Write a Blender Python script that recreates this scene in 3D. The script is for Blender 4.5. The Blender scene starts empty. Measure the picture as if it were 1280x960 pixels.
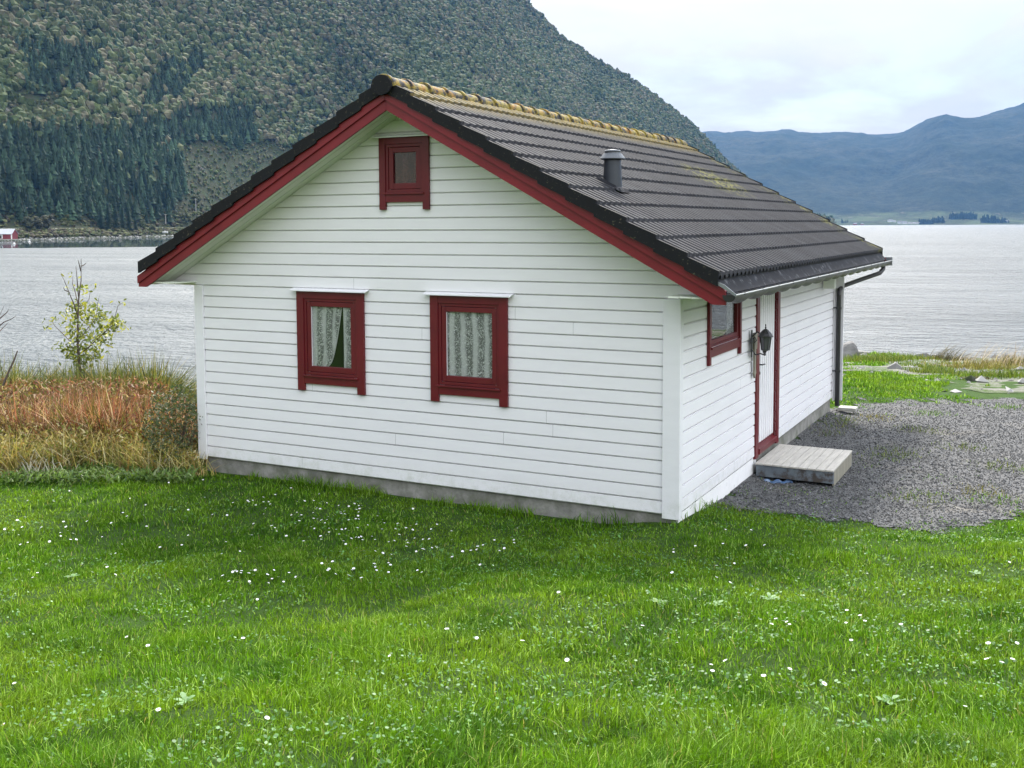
import bpy, math, random
import numpy as np
from mathutils import Vector, Matrix
random.seed(7); rng = np.random.default_rng(11)
S = bpy.context.scene; COL = S.collection
# ---------------------------------------------------------------- camera frame
F_PX, CX, CY, CZ, YAW, PITCH, ROLL, PY = 1322.7, 9.9286, -10.2641, 2.9963, .4788, -.0734, -.0046, 378.4
W, L, H = 6.51, 8.30, 2.27
SEA = -2.6
_fw = np.array([-math.sin(YAW)*math.cos(PITCH), math.cos(YAW)*math.cos(PITCH), math.sin(PITCH)])
_rt = np.array([math.cos(YAW), math.sin(YAW), 0.]); _up = np.cross(_rt, _fw)
_r2 = _rt*math.cos(ROLL)+_up*math.sin(ROLL); _u2 = -_rt*math.sin(ROLL)+_up*math.cos(ROLL)
FH = np.array([-math.sin(YAW), math.cos(YAW)]); RH = np.array([math.cos(YAW), math.sin(YAW)])
C2 = np.array([CX, CY])
def xy(u, t):            # site grid (u across the view, t away from the viewer) -> x, y
    u = np.asarray(u, float); t = np.asarray(t, float)
    return CX+RH[0]*u+FH[0]*t, CY+RH[1]*u+FH[1]*t
def ut(x, y):
    dx = np.asarray(x, float)-CX; dy = np.asarray(y, float)-CY
    return dx*RH[0]+dy*RH[1], dx*FH[0]+dy*FH[1]
def U(px, t): return (px-640)/F_PX*np.asarray(t, float)
def ZP(py, t): return CZ-(py-281.1)/F_PX*np.asarray(t, float)
# ---------------------------------------------------------------- noise
def _hash(ix, iy, s):
    h = (ix.astype(np.int64)*374761393+iy.astype(np.int64)*668265263+s*1442695041) & 0xffffffff
    h = ((h ^ (h >> 13))*1274126177) & 0xffffffff
    return ((h ^ (h >> 16)) & 0xffff)/65535.
def vn(x, y, s=0):
    x = np.asarray(x, float); y = np.asarray(y, float)
    ix = np.floor(x); iy = np.floor(y); fx = x-ix; fy = y-iy
    fx = fx*fx*(3-2*fx); fy = fy*fy*(3-2*fy)
    a = _hash(ix, iy, s); b = _hash(ix+1, iy, s); c = _hash(ix, iy+1, s); d = _hash(ix+1, iy+1, s)
    return (a*(1-fx)+b*fx)*(1-fy)+(c*(1-fx)+d*fx)*fy
def fbm(x, y, s=0, o=4):
    r = 0; a = .5; n = 0
    for i in range(o):
        r = r+a*vn(x, y, s+i*17); n += a; x = np.asarray(x)*2.03+3.1; y = np.asarray(y)*2.03+1.7; a *= .5
    return r/n
def ss(x, a, b):
    q = np.clip((np.asarray(x, float)-a)/(b-a), 0, 1); return q*q*(3-2*q)
# ---------------------------------------------------------------- terrain height
def ground_z(x, y):
    u, t = ut(x, y); a = u/np.maximum(t, 3.)
    q = np.clip((10.6-t)/9.1, 0, 1)
    z = -.19+.12*ss(x, 5.5, 6.5)*(1-ss(y, -.1, 1.7))*(1-ss(t, 13, 15))+1.60*q**1.35
    z = z-.085*ss(x, W-.2, W+.3)*ss(y, .0, 2.6)
    zr = np.interp(t, [0, 17, 20, 25, 33, 40, 44, 52, 90], [0, 0, -.08, -.4, -1.2, -1.95, -2.4, -3.6, -6])
    zl = np.interp(t, [0, 14, 16, 18, 22, 30, 36, 44, 90], [0, 0, -.2, -.65, -1.15, -1.9, -2.4, -3.4, -6])
    k = ss(a, -.30, -.02)
    z = z+zl*(1-k)+zr*k
    z = z+((fbm(x*.55, y*.55, 3, 3)-.5)*.18+(fbm(x*2.3, y*2.3, 4, 2)-.5)*.055)*ss(t, 1, 4)*(1-ss(t, 8.5, 12)*.75)
    z = z+(fbm(x*.5, y*.5, 9, 4)-.5)*.5*ss(t, 24, 38)
    return z
def gravel_f(x, y):      # > 0 on the gravel yard
    x = np.asarray(x, float); y = np.asarray(y, float)
    lo = np.where(x < 8.9, 1.05+.10*(x-6.6), 1.28+(x-8.9)*1.9)
    lo = np.minimum(lo, 1.28+(x-8.9)*.9+20*(x < 8.9)) if False else lo
    hi = 10.2+(x-6.5)*.55
    n = (fbm(x*1.6, y*1.6, 21, 3)-.5)*1.1+(fbm(x*4.5, y*4.5, 22, 3)-.5)*.8
    f = np.minimum(np.minimum(y-lo, hi-y), x-(W-.1))
    return f+n*np.where(hi-y < 1.2, 1.3, .85)*ss(f, -1.2, .1)
# ---------------------------------------------------------------- objects
def link(o): COL.objects.link(o); return o
def tag(o, label=None, cat=None, group=None, kind=None):
    if label: o['label'] = label
    if cat: o['category'] = cat
    if group: o['group'] = group
    if kind: o['kind'] = kind
    return o
def empty(name, loc, label, cat, group=None, rz=0):
    o = link(bpy.data.objects.new(name, None)); o.location = loc; o.rotation_euler = (0, 0, rz); o.empty_display_size = .1
    return tag(o, label, cat, group)
def mesh_np(name, verts, faces_flat, sizes, mat, parent=None, col=None, smooth=False):
    me = bpy.data.meshes.new(name); verts = np.asarray(verts, np.float32)
    faces_flat = np.asarray(faces_flat, np.int32); sizes = np.asarray(sizes, np.int32)
    me.vertices.add(len(verts)); me.vertices.foreach_set('co', verts.ravel())
    me.loops.add(len(faces_flat)); me.loops.foreach_set('vertex_index', faces_flat)
    me.polygons.add(len(sizes)); st = np.concatenate([[0], np.cumsum(sizes)[:-1]]).astype(np.int32)
    me.polygons.foreach_set('loop_start', st); me.polygons.foreach_set('loop_total', sizes)
    me.update(calc_edges=True)
    me.polygons.foreach_set('use_smooth', np.full(len(sizes), bool(smooth)))
    if col is not None:
        a = me.attributes.new('Col', 'FLOAT_COLOR', 'POINT')
        c = np.ones((len(verts), 4), np.float32); c[:, :3] = col; a.data.foreach_set('color', c.ravel())
    if mat: me.materials.append(mat)
    o = link(bpy.data.objects.new(name, me))
    if parent: o.parent = parent
    return o
class MB:
    def __init__(s): s.v = []; s.f = []
    def add(s, v, f):
        n = len(s.v); s.v += [tuple(map(float, p)) for p in v]; s.f += [tuple(i+n for i in q) for q in f]; return s
    def box(s, x0, x1, y0, y1, z0, z1, M=None, bev=0):
        v = [(x, y, z) for z in (z0, z1) for y in (y0, y1) for x in (x0, x1)]
        f = [(0, 2, 3, 1), (4, 5, 7, 6), (0, 1, 5, 4), (2, 6, 7, 3), (0, 4, 6, 2), (1, 3, 7, 5)]
        if M is not None: v = [M @ Vector(p) for p in v]
        return s.add(v, f)
    def prism(s, poly, axis, a, b):     # polygon (2-D) swept along axis from a to b
        def P(p, q):
            return {0: (q, p[0], p[1]), 1: (p[0], q, p[1]), 2: (p[0], p[1], q)}[axis]
        n = len(poly); v = [P(p, a) for p in poly]+[P(p, b) for p in poly]
        f = [tuple(range(n)), tuple(range(2*n-1, n-1, -1))]+[(i, (i+1) % n, n+(i+1) % n, n+i) for i in range(n)]
        return s.add(v, f)
    def tube(s, pts, rad, n=8, cap=True):
        pts = [Vector(p) for p in pts]; R = rad if isinstance(rad, (list, tuple)) else [rad]*len(pts)
        base = len(s.v); prev = None
        for i, p in enumerate(pts):
            d = (pts[min(i+1, len(pts)-1)]-pts[max(i-1, 0)]).normalized()
            if prev is None:
                a = Vector((0, 0, 1)) if abs(d.z) < .9 else Vector((1, 0, 0)); e = d.cross(a).normalized()
            else: e = (prev-d*prev.dot(d)).normalized()
            prev = e; g = d.cross(e)
            for k in range(n):
                w = 2*math.pi*k/n; s.v.append(tuple(p+(e*math.cos(w)+g*math.sin(w))*R[i]))
        for i in range(len(pts)-1):
            for k in range(n):
                a = base+i*n+k; b = base+i*n+(k+1) % n; s.f.append((a, b, b+n, a+n))
        if cap:
            s.f.append(tuple(base+k for k in range(n-1, -1, -1))); m = base+(len(pts)-1)*n; s.f.append(tuple(m+k for k in range(n)))
        return s
    def lathe(s, prof, c, n=20, M=None):
        base = len(s.v)
        for r, z in prof:
            for k in range(n):
                w = 2*math.pi*k/n; p = Vector((c[0]+r*math.cos(w), c[1]+r*math.sin(w), c[2]+z)); s.v.append(tuple(M @ p if M else p))
        for i in range(len(prof)-1):
            for k in range(n):
                a = base+i*n+k; b = base+i*n+(k+1) % n; s.f.append((a, b, b+n, a+n))
        s.f.append(tuple(base+k for k in range(n-1, -1, -1))); m = base+(len(prof)-1)*n; s.f.append(tuple(m+k for k in range(n)))
        return s
    def build(s, name, mat, parent=None, smooth=False, bevel=0, loc=None):
        me = bpy.data.meshes.new(name); me.from_pydata(s.v, [], s.f); me.update()
        if mat: me.materials.append(mat)
        if smooth: me.polygons.foreach_set('use_smooth', [True]*len(me.polygons))
        o = link(bpy.data.objects.new(name, me))
        if parent: o.parent = parent
        if loc: o.location = loc
        if bevel:
            m = o.modifiers.new('bevel', 'BEVEL'); m.width = bevel; m.segments = 2; m.limit_method = 'ANGLE'; m.angle_limit = .6
        return o
# ---------------------------------------------------------------- materials
def nt(name):
    m = bpy.data.materials.new(name); m.use_nodes = True; T = m.node_tree; T.nodes.clear()
    out = T.nodes.new('ShaderNodeOutputMaterial'); return m, T, out
class G:
    def __init__(s, T): s.T = T
    def n(s, t, **k):
        x = s.T.nodes.new(t)
        for a, b in k.items(): setattr(x, a, b)
        return x
    def l(s, a, b): s.T.links.new(a, b)
    def pos(s): return s.n('ShaderNodeNewGeometry').outputs['Position']
    def obj(s): return s.n('ShaderNodeTexCoord').outputs['Object']
    def scale(s, v, sc):
        m = s.n('ShaderNodeVectorMath', operation='MULTIPLY'); s.l(v, m.inputs[0]); m.inputs[1].default_value = sc; return m.outputs[0]
    def noise(s, v, sc, det=4, rough=.6, dist=0):
        x = s.n('ShaderNodeTexNoise'); s.l(v, x.inputs['Vector']); x.inputs['Scale'].default_value = sc
        x.inputs['Detail'].default_value = det; x.inputs['Roughness'].default_value = rough; x.inputs['Distortion'].default_value = dist; return x.outputs['Fac']
    def vor(s, v, sc, out='Distance', feat='F1'):
        x = s.n('ShaderNodeTexVoronoi', feature=feat); s.l(v, x.inputs['Vector']); x.inputs['Scale'].default_value = sc; return x.outputs[out]
    def ramp(s, f, pts):
        r = s.n('ShaderNodeValToRGB'); e = r.color_ramp.elements
        while len(e) < len(pts): e.new(.5)
        for i, (p, c) in enumerate(pts):
            e[i].position = p; e[i].color = (c, c, c, 1) if not hasattr(c, '__len__') else (*c, 1)
        s.l(f, r.inputs[0]); return r.outputs[0]
    def mix(s, f, a, b, typ='MIX'):
        m = s.n('ShaderNodeMix', data_type='RGBA', blend_type=typ)
        for sock, v in ((m.inputs[0], f), (m.inputs[6], a), (m.inputs[7], b)):
            if isinstance(v, (int, float)): sock.default_value = v
            elif isinstance(v, tuple): sock.default_value = (*v, 1)
            else: s.l(v, sock)
        return m.outputs[2]
    def math(s, op, a, b=0.):
        m = s.n('ShaderNodeMath', operation=op)
        for i, v in enumerate((a, b)):
            if isinstance(v, (int, float)): m.inputs[i].default_value = v
            else: s.l(v, m.inputs[i])
        return m.outputs[0]
    def bump(s, h, st, dist):
        b = s.n('ShaderNodeBump'); s.l(h, b.inputs['Height']); b.inputs['Strength'].default_value = st; b.inputs['Distance'].default_value = dist; return b.outputs[0]
    def sep(s, v):
        x = s.n('ShaderNodeSeparateXYZ'); s.l(v, x.inputs[0]); return x.outputs
def principled(g, out, col, rough, bump=None, spec=.5, metal=0):
    p = g.n('ShaderNodeBsdfPrincipled')
    for k, v in (('Base Color', col), ('Roughness', rough), ('Specular IOR Level', spec), ('Metallic', metal)):
        if isinstance(v, tuple): p.inputs[k].default_value = (*v, 1)
        elif isinstance(v, (int, float)): p.inputs[k].default_value = v
        else: g.l(v, p.inputs[k])
    if bump: g.l(bump, p.inputs['Normal'])
    g.l(p.outputs[0], out.inputs[0]); return p
def simple(name, col, rough=.5, var=.12, nsc=6, bst=.2, bdist=.002, bsc=60, metal=0, spec=.5, stain=None, stain_sc=2, stain_lo=.55, stain_hi=.75):
    m, T, out = nt(name); g = G(T); o = g.pos()
    a = g.noise(o, nsc, 5); f = g.ramp(a, [(.3, 1-var), (.7, 1+0*var)])
    c = g.mix(1., tuple(col), f, 'MULTIPLY')
    if stain:
        s = g.ramp(g.noise(o, stain_sc, 8, .7), [(stain_lo, 0.), (stain_hi, 1.)]); c = g.mix(s, c, tuple(stain))
    principled(g, out, c, rough, g.bump(g.noise(o, bsc, 3), bst, bdist) if bst else None, spec, metal); return m
def attr_mat(name, rough=.6, trans=0., spec=.3, mul=(1, 1, 1), nscale=None):
    m, T, out = nt(name); g = G(T); a = g.n('ShaderNodeAttribute', attribute_name='Col').outputs['Color']
    c = g.mix(1., a, tuple(mul), 'MULTIPLY')
    if nscale: c = g.mix(1., c, g.ramp(g.noise(g.pos(), nscale, 4, .7), [(.3, .55), (.7, 1.)]), 'MULTIPLY')
    p = g.n('ShaderNodeBsdfPrincipled'); g.l(c, p.inputs['Base Color']); p.inputs['Roughness'].default_value = rough; p.inputs['Specular IOR Level'].default_value = spec
    if trans:
        t = g.n('ShaderNodeBsdfTranslucent'); g.l(g.mix(1., c, (1.25, 1.2, .6), 'MULTIPLY'), t.inputs[0])
        x = g.n('ShaderNodeMixShader'); x.inputs[0].default_value = trans; g.l(p.outputs[0], x.inputs[1]); g.l(t.outputs[0], x.inputs[2]); g.l(x.outputs[0], out.inputs[0])
    else: g.l(p.outputs[0], out.inputs[0])
    return m

def white_paint(name, base, algae=.22, dirt=True):
    m, T, out = nt(name); g = G(T); o = g.pos(); z = g.sep(o)[2]
    c = g.mix(g.ramp(g.noise(g.scale(o, (.6, .6, 3.)), 3, 6), [(.3, 0.), (.75, 1.)]), tuple(base), tuple(b*.93 for b in base))
    # small chips and grime specks
    sp = g.ramp(g.noise(o, 28, 6, .8), [(.70, 0.), (.76, 1.)]); sp = g.math('MULTIPLY', sp, .35)
    c = g.mix(sp, c, (.28, .27, .25))
    # green algae film that grows high on the sheltered boards
    n = g.noise(g.scale(o, (1, 1, .5)), 2.2, 6, .7); hz = g.n('ShaderNodeMapRange'); g.l(z, hz.inputs[0]); hz.inputs[1].default_value = 1.6; hz.inputs[2].default_value = 4.3
    al = g.math('MULTIPLY', g.math('MULTIPLY', g.ramp(n, [(.25, .35), (.7, 1.)]), hz.outputs[0]), algae)
    c = g.mix(al, c, (.50, .56, .38))
    lo = g.n('ShaderNodeMapRange'); g.l(z, lo.inputs[0]); lo.inputs[1].default_value = .25; lo.inputs[2].default_value = -.02
    dl = g.math('MULTIPLY', g.math('MULTIPLY', lo.outputs[0], g.ramp(g.noise(o, 7, 6, .8), [(.45, 0.), (.7, 1.)])), .5)
    c = g.mix(dl, c, (.30, .33, .22))
    principled(g, out, c, .48, g.bump(g.noise(g.scale(o, (1, 1, 8)), 25, 4, .7), .25, .002), .45); return m

M_WALL = white_paint('white_boarding', (.765, .755, .785))
M_TRIM = white_paint('white_trim', (.745, .74, .77), .2)
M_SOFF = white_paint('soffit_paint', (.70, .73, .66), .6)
def red_mat(name, col):
    m, T, out = nt(name); g = G(T); o = g.pos()
    c = g.mix(g.ramp(g.noise(o, 3, 6), [(.3, 0.), (.7, 1.)]), col, tuple(x*.72 for x in col))
    c = g.mix(g.math('MULTIPLY', g.ramp(g.noise(o, 40, 5, .8), [(.66, 0.), (.74, 1.)]), .4), c, (.20, .14, .12))
    principled(g, out, c, .42, g.bump(g.noise(g.scale(o, (1, 1, 1)), 50, 4), .3, .002), .4); return m
M_RED = red_mat('red_paint', (.125, .007, .012))
M_REDB = red_mat('red_bargeboard', (.19, .011, .018))
M_GLASS = None
def glass_mat():
    m, T, out = nt('window_glass'); g = G(T)
    f = g.n('ShaderNodeFresnel'); f.inputs[0].default_value = 1.5
    nb = g.bump(g.noise(g.pos(), 2.5, 2), .05, .01)
    gl = g.n('ShaderNodeBsdfGlossy'); gl.inputs['Roughness'].default_value = .01; g.l(nb, gl.inputs['Normal'])
    tr = g.n('ShaderNodeBsdfTransparent'); tr.inputs[0].default_value = (.97, .98, .98, 1)
    x = g.n('ShaderNodeMixShader'); g.l(g.math('MULTIPLY', f.outputs[0], .7), x.inputs[0]); g.l(tr.outputs[0], x.inputs[1]); g.l(gl.outputs[0], x.inputs[2]); g.l(x.outputs[0], out.inputs[0]); return m
M_GLASS = glass_mat()
def lace_mat(name, col, holes=True, sc=1.):
    m, T, out = nt(name); g = G(T); o = g.obj()
    o2 = g.mix(.10, o, g.n('ShaderNodeTexNoise').outputs['Color']) if False else o
    v1 = g.vor(o2, 10*sc); petals = g.vor(g.scale(o, (1, 1, 1)), 44*sc); n = g.noise(o, 40*sc, 3, .7, 1.8)
    a = g.ramp(v1, [(.40, 1.), (.52, 0.)]); b = g.ramp(petals, [(.25, 1.), (.45, .1)])
    f = g.math('MAXIMUM', g.math('MULTIPLY', a, b), g.ramp(n, [(.53, 0.), (.57, 1.)]))
    wv = g.n('ShaderNodeTexWave', wave_type='BANDS', bands_direction='X'); g.l(o, wv.inputs['Vector']); wv.inputs['Scale'].default_value = 2.1; wv.inputs['Distortion'].default_value = 1.6; wv.inputs['Detail'].default_value = 2
    f = g.math('MAXIMUM', f, g.math('ADD', .26, g.math('MULTIPLY', g.ramp(wv.outputs['Fac'], [(.45, 0.), (.9, 1.)]), .55)))
    d = g.n('ShaderNodeBsdfDiffuse'); d.inputs[0].default_value = (*col, 1); tl = g.n('ShaderNodeBsdfTranslucent'); tl.inputs[0].default_value = (*col, 1)
    dm = g.n('ShaderNodeMixShader'); dm.inputs[0].default_value = .12; g.l(d.outputs[0], dm.inputs[1]); g.l(tl.outputs[0], dm.inputs[2])
    tr = g.n('ShaderNodeBsdfTransparent'); x = g.n('ShaderNodeMixShader'); g.l(f, x.inputs[0]); g.l(tr.outputs[0], x.inputs[1]); g.l(dm.outputs[0], x.inputs[2]); g.l(x.outputs[0], out.inputs[0]); return m
M_LACE = lace_mat('lace_curtain', (.97, .98, .97))
M_LACE_DK = lace_mat('brown_lace', (.10, .045, .04), True, 1.4)
M_DARK = simple('dark_interior', (.02, .02, .02), .9)
M_PLASTIC = simple('black_plastic', (.018, .018, .020), .35, .1, spec=.5)
M_METAL = simple('black_iron', (.022, .022, .025), .4, .1)
M_ZINC = simple('galvanised_steel', (.28, .30, .33), .35, .2, metal=.7)
M_RIM = simple('white_gutter_rim', (.45, .46, .46), .4, .15)
M_FOUND = simple('concrete_plinth', (.30, .29, .27), .9, .5, 5, .8, .01, 30, stain=(.09, .10, .06), stain_sc=4, stain_lo=.45)
M_FOUNDW = simple('whitewashed_plinth', (.82, .81, .82), .85, .12, 5, .6, .006, 30, stain=(.33, .32, .28), stain_sc=5, stain_lo=.58, stain_hi=.66)

def wood_mat(name, col, dark, axis=1, sc=1.):
    m, T, out = nt(name); g = G(T); o = g.pos(); s = [9, 9, 9]; s[axis] = .8
    n = g.noise(g.scale(o, tuple(s)), 3*sc, 8, .75); k = g.noise(o, 7, 4)
    c = g.mix(g.ramp(n, [(.3, 0.), (.72, 1.)]), dark, col); c = g.mix(g.ramp(k, [(.55, 0.), (.75, .6)]), c, tuple(x*.6 for x in col))
    sp = g.ramp(g.vor(o, 5), [(.04, 1.), (.07, 0.)]); c = g.mix(sp, c, (.05, .045, .04))
    principled(g, out, c, .8, g.bump(n, .6, .004), .3); return m
M_DECK = wood_mat('weathered_decking', (.56, .53, .48), (.34, .32, .29), 1)
M_STEPF = simple('blue_grey_board', (.17, .20, .235), .8, .5, 4, .5, .004, 30, stain=(.055, .045, .04), stain_sc=3, stain_lo=.5, stain_hi=.6)
M_OLDW = wood_mat('old_grey_wood', (.33, .31, .25), (.15, .14, .11), 2)
M_BLUE = simple('blue_tarpaulin', (.06, .13, .27), .5, .5, 12, .8, .02, 20, stain=(.45, .52, .62), stain_sc=14)

def roof_mat(name, kind):
    m, T, out = nt(name); g = G(T); o = g.pos(); x, y, z = g.sep(o)
    base = g.mix(g.ramp(g.noise(o, 2.2, 6), [(.3, 0.), (.7, 1.)]), (.011, .0115, .0145), (.026, .0268, .0325))
    base = g.mix(g.ramp(g.noise(o, 70, 4, .8), [(.45, 0.), (.8, .5)]), base, (.075, .075, .085))
    n = g.noise(o, 9, 8, .75); n2 = g.noise(o, 2.4, 5, .6)
    zr = g.n('ShaderNodeMapRange'); g.l(z, zr.inputs[0]); zr.inputs[1].default_value = 4.28; zr.inputs[2].default_value = 4.56
    yr = g.n('ShaderNodeMapRange'); g.l(y, yr.inputs[0]); yr.inputs[1].default_value = 8.9; yr.inputs[2].default_value = 9.9
    if kind == 'ridge':
        lich = g.ramp(n, [(.45, .0), (.53, .96)]); 
        lc = g.mix(g.ramp(g.noise(o, 22, 6, .8), [(.40, 0.), (.62, 1.)]), (.27, .19, .02), (.16, .15, .055))
        lc = g.mix(g.ramp(g.noise(o, 6, 4), [(.5, 0.), (.66, .9)]), lc, (.24, .10, .010))
    elif kind == 'dark':
        base = g.mix(.9, base, (.006, .0065, .0075)); lich = g.ramp(g.noise(o, 26, 5, .8), [(.61, 0.), (.65, .8)]); lc = (.13, .12, .07)
    else:
        a = g.math('MULTIPLY', zr.outputs[0], g.ramp(n, [(.30, .2), (.52, 1.)]))
        b = g.math('MULTIPLY', g.math('MULTIPLY', yr.outputs[0], g.ramp(n, [(.46, .0), (.56, .9)])), g.ramp(n2, [(.42, 0.), (.55, .9)]))
        # a lone moss streak below the ridge on the far half
        dx = g.math('MULTIPLY', g.math('SUBTRACT', y, 6.8), .55); dz = g.math('MULTIPLY', g.math('SUBTRACT', z, 3.72), 2.2)
        r = g.math('SQRT', g.math('ADD', g.math('MULTIPLY', dx, dx), g.math('MULTIPLY', dz, dz)))
        s = g.math('MULTIPLY', g.ramp(r, [(.25, .9), (.75, 0.)]), g.ramp(n, [(.47, 0.), (.58, 1.)]))
        spk = g.ramp(g.noise(o, 17, 5, .8), [(.72, 0.), (.76, .9)])
        lich = g.math('MAXIMUM', g.math('MAXIMUM', a, b), g.math('MAXIMUM', s, spk))
        lc = g.mix(g.ramp(g.noise(o, 22, 6, .8), [(.42, 0.), (.6, 1.)]), (.24, .16, .018), (.13, .125, .06))
        gr = g.mix(g.ramp(g.noise(o, 14, 4), [(.4, 0.), (.6, 1.)]), (.11, .12, .025), (.22, .20, .05))
        gm = g.n('ShaderNodeMapRange'); g.l(z, gm.inputs[0]); gm.inputs[1].default_value = 4.35; gm.inputs[2].default_value = 4.2
        lc = g.mix(gm.outputs[0], lc, gr)
    c = g.mix(lich, base, lc)
    principled(g, out, c, .72, g.bump(g.noise(o, 90, 4, .7), .5, .004), .22); return m
M_TILE = roof_mat('concrete_roof_tile', 'tile'); M_RIDGE = roof_mat('lichen_ridge_tile', 'ridge'); M_VERGE = roof_mat('dark_verge_tile', 'dark')
M_APRON = simple('grey_eaves_sheet', (.018, .019, .024), .8, .35, 3, .2, .002, 40, spec=.15, stain=(.15, .15, .16), stain_sc=9)

# ================================================================= COTTAGE
cot = empty('cottage', (0, 0, 0), 'white weatherboarded cottage with dark tiled gable roof and dark red trim by the water', 'cottage')
TANR = .549
def roof_under(x): return 4.46-TANR*abs(x-W/2)      # height where the boarding meets the roof deck
BH = .14
PROF_G = [(0., .010), (.011, .0), (BH-.0056, .003), (BH-.0054, .025), (BH, .025)]; PROF_S = [(0., .020), (.022, .0), (BH-.003, .004), (BH-.0029, .021), (BH, .021)]
def siding(name, length, zlo, zhi, holes, lim, place, parent, label=None):
    """horizontal boards with a dark open joint and a bevel; lim(z) gives the run of a board at height z"""
    mb = MB(); nb = int(math.ceil((zhi-zlo)/BH))
    prof = PROF_S if 'side' in name else PROF_G   # (height in board, recess)
    jit = random.Random(5)
    for k in range(nb):
        j = jit.uniform(-.0012, .0012)
        pr = [(h, r+(j if r < .01 else 0)) for h, r in prof]
        for (h0, r0), (h1, r1) in zip(pr[:-1], pr[1:]):
            za, zb = zlo+k*BH+h0, zlo+k*BH+h1
            za_, zb_ = min(za, zhi), min(zb, zhi)
            if zb_ <= za_: continue
            sa, sb = lim(za_), lim(zb_)
            if sa[1]-sa[0] < .005: continue
            cuts = [(sa[0], sb[0])]; segs = []
            hs = sorted([h for h in holes if h[2] < (za+zb)/2 < h[3]])
            if h0 > 0 and r1 < .01 or True:
                jr = random.Random(k*31+7)
                if jr.random() < .6 and za_ < H:
                    jx = sa[0]+(sa[1]-sa[0])*jr.uniform(.15, .85); hs = sorted(hs+[(jx-.0012, jx+.0012, -9, 99)])
            cur = (sa[0], sb[0])
            for h in hs:
                if h[0] > cur[0]: segs.append((cur, (h[0], h[0])))
                if h[1] > cur[0]: cur = (h[1], max(h[1], 0))
            segs.append((cur, (sa[1], sb[1])))
            for (l0, l1), (q0, q1) in segs:
                if q0 > l0: mb.add([place(l0, r0, za_), place(q0, r0, za_), place(max(q1, l1), r1, zb_), place(l1, r1, zb_)], [(0, 1, 2, 3)])
    return mb.build(name, M_WALL, parent)
WIN = dict(w1=(1.647, 2.640, .988, 2.212), w2=(3.561, 4.555, .988, 2.212), up=(2.890, 3.565, 3.177, 4.004))
HOLE = {k: (v[0]+.17, v[1]-.17, v[2]+.2, v[3]-.12) for k, v in WIN.items()}
HOLE['up'] = (3.03, 3.43, 3.36, 3.86)
def lim_g(z):
    if z <= 2.2399: return (0., W)
    a = (4.315-z)/TANR; return (max(W/2-a, -.52), min(W/2+a, W+.52))
siding('gable_boarding', W, 0, 4.30, list(HOLE.values()), lim_g, lambda s, r, z: (s, r, z), cot)
DOOR = (3.20, 4.16, .0, 2.16)
RW = (.952, 2.258, 1.441, 2.262)
RWH = (RW[0]+.11, RW[1]-.11, RW[2]+.2, RW[3]-.06)
siding('side_boarding', L, 0, H, [(DOOR[0], DOOR[1], -.1, DOOR[3]), RWH], lambda z: (0., L), lambda s, r, z: (W-r, s, z), cot)
siding('side_boarding', L, 0, H, [], lambda z: (-L, 0.), lambda s, r, z: (0+r, -s, z), cot)
siding('gable_boarding', W, 0, 4.30, [], lambda z: (-lim_g(z)[1], -lim_g(z)[0]), lambda s, r, z: (-s, L-r, z), cot)
# plinth: grey on the gable, whitewashed along the door side
b = MB(); b.prism([(.04, .04), (W-.04, .04), (W-.04, L-.04), (.04, L-.04)], 2, -.9, .0); b.build('foundation', M_FOUND, cot)
b = MB(); b.box(W-.038, W-.016, .06, DOOR[0]+.0, -.9, -.004); b.build('painted_plinth', M_FOUNDW, cot)
# timber floor and dark inner lining so that no light leaks in
b = MB(); b.prism([(.10, .01), (W-.10, .01), (W-.10, 2.3), (W/2, 4.3), (.10, 2.3)], 1, .62, L-.1)
b.build('inner_lining', M_DARK, cot)
# corner boards
def corner(x0, x1, y0, y1, zt=2.238): return MB().box(x0, x1, y0, y1, -.035, zt).build('corner_board', M_TRIM, cot, bevel=.003)
corner(-.022, .118, -.024, .0); corner(-.024, 0., .002, .10)
corner(W-.165, W+.022, -.024, .0); corner(W+.001, W+.023, .002, .075)
corner(W+.001, W+.022, L-.10, L-.002); corner(W+.001, W+.15, L, L+.03)
corner(-.024, 0., L-.1, L-.002)
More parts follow.
